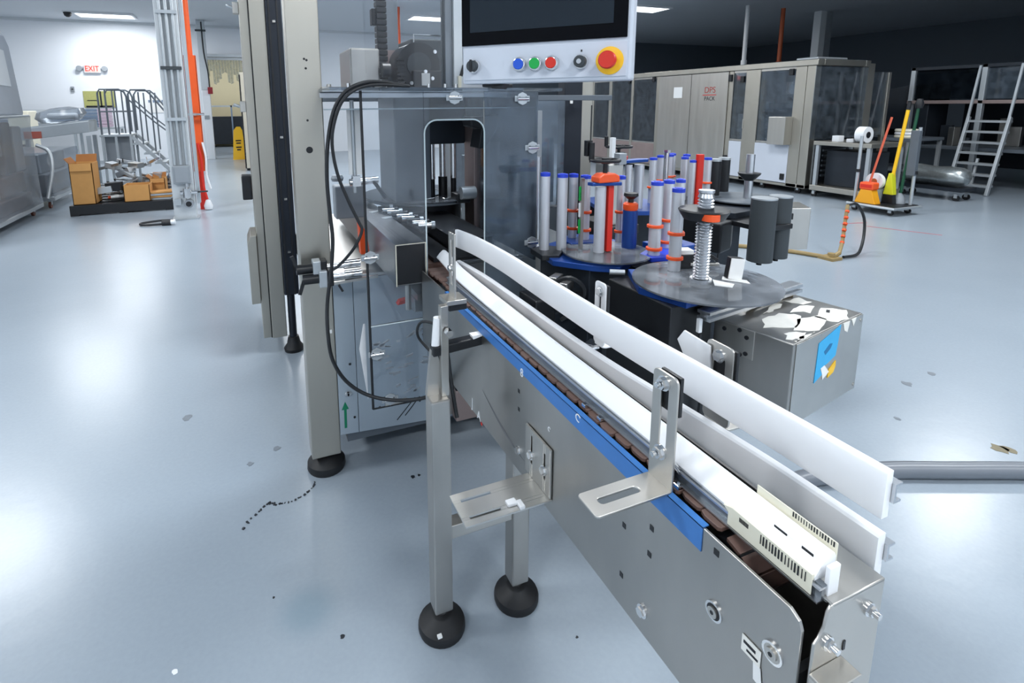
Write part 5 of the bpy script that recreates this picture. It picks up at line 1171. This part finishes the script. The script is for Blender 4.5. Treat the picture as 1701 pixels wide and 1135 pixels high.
t = thing('wet_floor_sign', 'yellow folding wet floor sign standing before the doorway', 'sign', (-.17, 16.4, 0))
for s in (1, -1):
    b = MB(); y0 = 16.4-.20*s; b.prism([(-.34, 0), (.0, 0), (-.05, .80), (-.10, .90), (-.20, .90), (-.28, .80)], 'y', 0, .012)
    for v in b.v: v.y = y0+(v.z/.90)*.19*s+v.y
    b.build('sign_leaf', YELLOW, t)
for z, w in ((.52, .14), (.45, .12), (.34, .14), (.27, .10)):
    MB().obox((-.17, 16.193+z/.9*.19, z), w, .004, .035).build('sign_print', INK, t)
o = thing('floor_jack', 'small red floor jack beside the wet floor sign', 'jack', (.15, 15.9, 0))
MB().prism([(-.02, .04), (.26, .04), (.26, .14), (.05, .20), (-.02, .14)], 'y', 16.0, 16.15).build('jack_body', RED, o, bevel=.01)
for x in (.02, .22): MB().cyl((x, 15.98, .04), (x, 16.17, .04), .04, 12).build('wheel', BLACK, o)
# wrapped carts, belt unit
def wrapped(name, lab, x0, x1, y0, y1, z0, z1, taper, items, seed):
    t = thing(name, lab, 'wrapped load', ((x0+x1)/2, (y0+y1)/2, 0))
    MB().box(x0, x1, y0, y1, z0-.06, z0).build('cart_deck', GALV, t, bevel=.01)
    for x in (x0+.12, x1-.1):
        for y in (y0+.12, y1-.12): caster(t, x, y, .05, mat('brown_wheel', (110, 64, 50), .5))
    r = random.Random(seed)
    for (ax0, ax1, ay0, ay1, az0, az1, m) in items: MB().box(ax0, ax1, ay0, ay1, az0, az1).build('wrapped_item', m, t, bevel=.02)
    b = MB(); n = 9; rows = 9; ring = []
    for k in range(rows+1):
        z = z0+(z1-z0)*k/rows; s = taper*k/rows
        pts = []
        for (ax, ay, bx, by) in ((x0+s, y0+s, x1-s, y0+s), (x1-s, y0+s, x1-s, y1-s), (x1-s, y1-s, x0+s, y1-s), (x0+s, y1-s, x0+s, y0+s)):
            for i in range(n):
                u = i/n; pts.append((ax+(bx-ax)*u+r.uniform(-.02, .02), ay+(by-ay)*u+r.uniform(-.02, .02), z+r.uniform(-.015, .015)*(0 < k < rows)))
        ring.append(pts)
    m_ = 4*n; vs = [p for g in ring for p in g]; fs = []
    for k in range(rows):
        for i in range(m_): fs.append((k*m_+i, k*m_+(i+1) % m_, (k+1)*m_+(i+1) % m_, (k+1)*m_+i))
    fs.append(tuple(range(rows*m_, (rows+1)*m_)))
    b.add(vs, fs).build('stretch_wrap', WRAP, t, smooth=True)
    return t
w1 = wrapped('wrapped_machine', 'tall machine in grey stretch wrap on a cart at the left edge', -4.0, -2.66, 7.0, 9.05, .16, 1.35, .02,
        [(-3.9, -2.74, 7.1, 8.95, .16, .34, PINKS), (-3.8, -2.76, 7.2, 8.0, .36, .85, GREYP), (-3.8, -2.78, 8.05, 8.9, .36, .62, BROWN), (-3.85, -2.75, 7.3, 8.2, .87, 1.3, MIDG), (-3.85, -2.75, 8.25, 8.55, .64, 1.28, DARKM), (-3.85, -2.75, 8.6, 8.9, .64, 1.22, COLW)], 1)
tw = MB(); tw.prism([(7.1, 1.33), (8.98, 1.33), (8.80, 2.25), (8.66, 2.40), (7.2, 2.45)], 'x', -3.8, -2.70).build('wrapped_tower', mat('wrapped_tower_grey', (172, 180, 190), .3, .2, .1, 4), w1, bevel=.06)
MB().prism([(7.3, 1.75), (8.60, 1.72), (8.52, 2.16), (7.4, 2.22)], 'x', -2.701, -2.685).build('tower_window', COLW, w1, bevel=.02)
MB().box(-3.6, -2.9, 7.5, 8.5, 2.43, 2.54).build('tower_cap', DGREY, w1, bevel=.03)
MB().box(-2.70, -2.66, 7.05, 9.0, 1.34, 1.365).build('wrap_band', GALV, w1, bevel=.008)
MB().tube(smooth_path([(-2.62, 9.1, .20), (-2.55, 9.2, .6), (-2.58, 9.25, .85), (-2.7, 9.2, .95)], 4), .025, 8).build('push_handle', GALV, w1)
w2 = wrapped('wrapped_bundle', 'low stretch-wrapped bundle on a cart beside the tall carton', -3.7, -2.62, 9.4, 11.0, .18, .82, .03,
        [(-3.6, -2.72, 9.5, 10.9, .18, .5, GREYP), (-3.5, -2.8, 9.6, 10.8, .5, .78, GALV)], 2)
t = thing('belt_conveyor', 'grey inclined belt conveyor behind the wrapped bundle', 'conveyor', (-3.0, 12.2, 0))
b = MB().prism([(-3.9, .86), (-2.58, 1.02), (-2.58, 1.22), (-3.9, 1.06)], 'y', 11.6, 12.2).build('belt_bed', GALV, t, bevel=.01)
MB().prism([(-3.9, 1.06), (-2.58, 1.22), (-2.58, 1.24), (-3.9, 1.08)], 'y', 11.65, 12.15).build('belt', GALV, t)
MB().box(-3.55, -3.30, 11.585, 11.60, .93, 1.05).build('warning_plate', mat('brick_red', (176, 92, 78), .5), t)
for x in (-3.7, -2.66):
    for y in (11.65, 12.1): MB().box(x, x+.06, y, y+.06, 0, .95).build('leg', GALV, t)
t = thing('beige_cabinet', 'small pale yellow cabinet standing behind the wrapped machine', 'cabinet', (-4.0, 13.5, 0))
MB().box(-4.3, -3.95, 13.3, 13.8, .1, 1.40).build('cabinet_body', CREAM, t, bevel=.02); MB().box(-4.28, -3.97, 13.32, 13.78, 0, .1).build('plinth', DGREY, t)
MB().box(-4.2, -4.05, 13.29, 13.30, .7, .74).build('handle', DGREY, t)
t = thing('wrapped_sack', 'white plastic sack lying on the belt conveyor', 'sack', (-3.0, 11.9, 1.1))
b = MB().lathe([(.05, -.12), (.30, -.10), (.40, 0), (.36, .10), (.15, .15), (.03, .155)], (-2.95, 11.88, 1.31), 20)
for v in b.v: v.x = -3.05+(v.x+2.95)*1.0; v.y = 11.88+(v.y-11.88)*.6; v.z += (v.x+3.05)*.12
b.build('sack_body', WRAP, t, smooth=True)
b = MB().box(-3.25, -2.8, 11.78, 11.98, 1.25, 1.36).build('sack_content', WHITE, t, bevel=.04)
# pallet with cartons and loose parts
t = thing('pallet', 'black plastic pallet on the floor carrying cartons and loose machine parts', 'pallet', (-1.65, 9.2, 0))
for y in (8.62, 8.88, 9.14, 9.40, 9.64): MB().box(-2.26, -1.02, y, y+.14, .12, .145).build('deck_board', BLACK, t, bevel=.003)
for x in (-2.26, -1.69, -1.12):
    for y in (8.62, 9.14, 9.64): MB().box(x, x+.10, y, y+.14, .02, .12).build('block', BLACK, t)
for x in (-2.26, -1.69, -1.12): MB().box(x, x+.10, 8.62, 9.78, 0, .022).build('runner', BLACK, t)
MB().box(-2.26, -1.02, 8.615, 8.63, .02, .14).build('front_skirt', BLACK, t)
def carton(lab, x0, x1, y0, y1, z0, z1, flap=.10, rot=0):
    o = thing('cardboard_carton', lab, 'carton', ((x0+x1)/2, (y0+y1)/2, z0))
    e = .008
    MB().box(x0, x1, y0, y0+e, z0, z1).box(x0, x1, y1-e, y1, z0, z1).box(x0, x0+e, y0, y1, z0, z1).box(x1-e, x1, y0, y1, z0, z1).box(x0, x1, y0, y1, z0, z0+e).build('carton_body', CARD, o)
    if flap:
        MB().prism([(y0, z1), (y0-.02, z1-flap), (y0-.012, z1-flap), (y0+e, z1)], 'x', x0+.01, x1-.01).build('flap', CARD, o)
        MB().prism([(y1, z1), (y1+.05, z1+flap), (y1+.042, z1+flap), (y1-e, z1)], 'x', x0+.01, x1-.01).build('flap', CARDI, o)
        MB().prism([(x0, z1), (x0-.05, z1+flap*.7), (x0-.042, z1+flap*.7), (x0+e, z1)], 'y', y0+.01, y1-.01).build('flap', CARDI, o)
    return o
carton('tall open cardboard carton at the left end of the black pallet', -2.22, -1.955, 8.66, 9.0, .147, .71)
carton('low cardboard carton at the front middle of the black pallet', -1.62, -1.30, 8.65, 8.95, .147, .38, 0)
carton('small cardboard carton behind the low one on the black pallet', -1.34, -1.14, 8.98, 9.25, .147, .42, .06)
MBP = [CHROME, STEELW, ALUD, BLACK, GALV, ALU]
rs = random.Random(21)
NB = 32
for i in range(NB):
    x = -1.90+.72*i/NB; y = (rs.uniform(8.8, 9.2) if i < 12 else rs.uniform(9.28, 9.5) if i < 22 else rs.uniform(9.3, 9.45)) if i % 2 == 0 else rs.uniform(9.28, 9.6); z = (rs.uniform(.20, .36) if i % 2 == 0 else rs.uniform(.3, .62)); L_ = rs.uniform(.2, .55); a = rs.uniform(-.7, .7); el = rs.uniform(-.25, .3) if i % 2 == 0 else rs.uniform(-.45, .45)
    o = thing('loose_bracket', 'loose bar with a lug in the pallet heap, %s counted from the left' % ORD[i], 'machine part', (x, y, z), group='loose machine parts on the pallet')
    d = Vector((math.cos(a)*math.cos(el), math.sin(a)*math.cos(el), math.sin(el)))*L_/2; c = Vector((x, y, z))
    q = MB().bar(c-d, c+d, .055 if i % 2 else .11, .04 if i % 2 else .015)
    if i % 3 == 0: q = MB().obox(c, rs.uniform(.14, .26), rs.uniform(.10, .16), rs.uniform(.05, .12), Matrix.Rotation(a, 3, 'Z') @ Matrix.Rotation(el, 3, 'Y'))
    q.build('bar', rs.choice(MBP), o, bevel=.002)
    e_ = c+d; MB().bar(e_, e_+Vector((0, 0, rs.uniform(-.1, .12))), .03, .012).build('lug', rs.choice(MBP), o)
for i in range(5):
    x = -1.82+.045*i; y = rs.uniform(8.75, 9.3)
    o = thing('motor_part', 'round motor part between the pallet cartons, %s from the left' % ORD[i], 'machine part', (x, y, .15), group='dark motor parts on the pallet')
    MB().cyl((x, y, .20+.05*(i % 2)), (x+.10, y+.02, .20+.05*(i % 2)), .055, 14).build('casing', BLACK if i % 2 else STEELW, o); MB().cyl((x-.03, y, .20+.05*(i % 2)), (x, y, .20+.05*(i % 2)), .02, 10).build('shaft', CHROME if i else ORANGE, o)
o = thing('stack_of_boards', 'pale boards and paper stacked at the right end of the pallet', 'boards', (-1.2, 8.9, .15))
for k in range(4): MB().obox((-1.18, 8.82, .16+.03*k), .28, .24, .024, Matrix.Rotation(.1*k-.1, 3, 'Z')).build('board', CARD if k in (1, 3) else GALV, o)
o = thing('printed_bin', 'grey plastic bin leaning at the back right of the pallet', 'bin', (-1.1, 9.5, .15))
MB().obox((-1.12, 9.45, .40), .06, .22, .36, Matrix.Rotation(.5, 3, 'Y')).build('bin_side', SLATE, o, bevel=.006); MB().obox((-1.18, 9.45, .24), .26, .22, .05).build('bin_base', GREYP, o, bevel=.006)
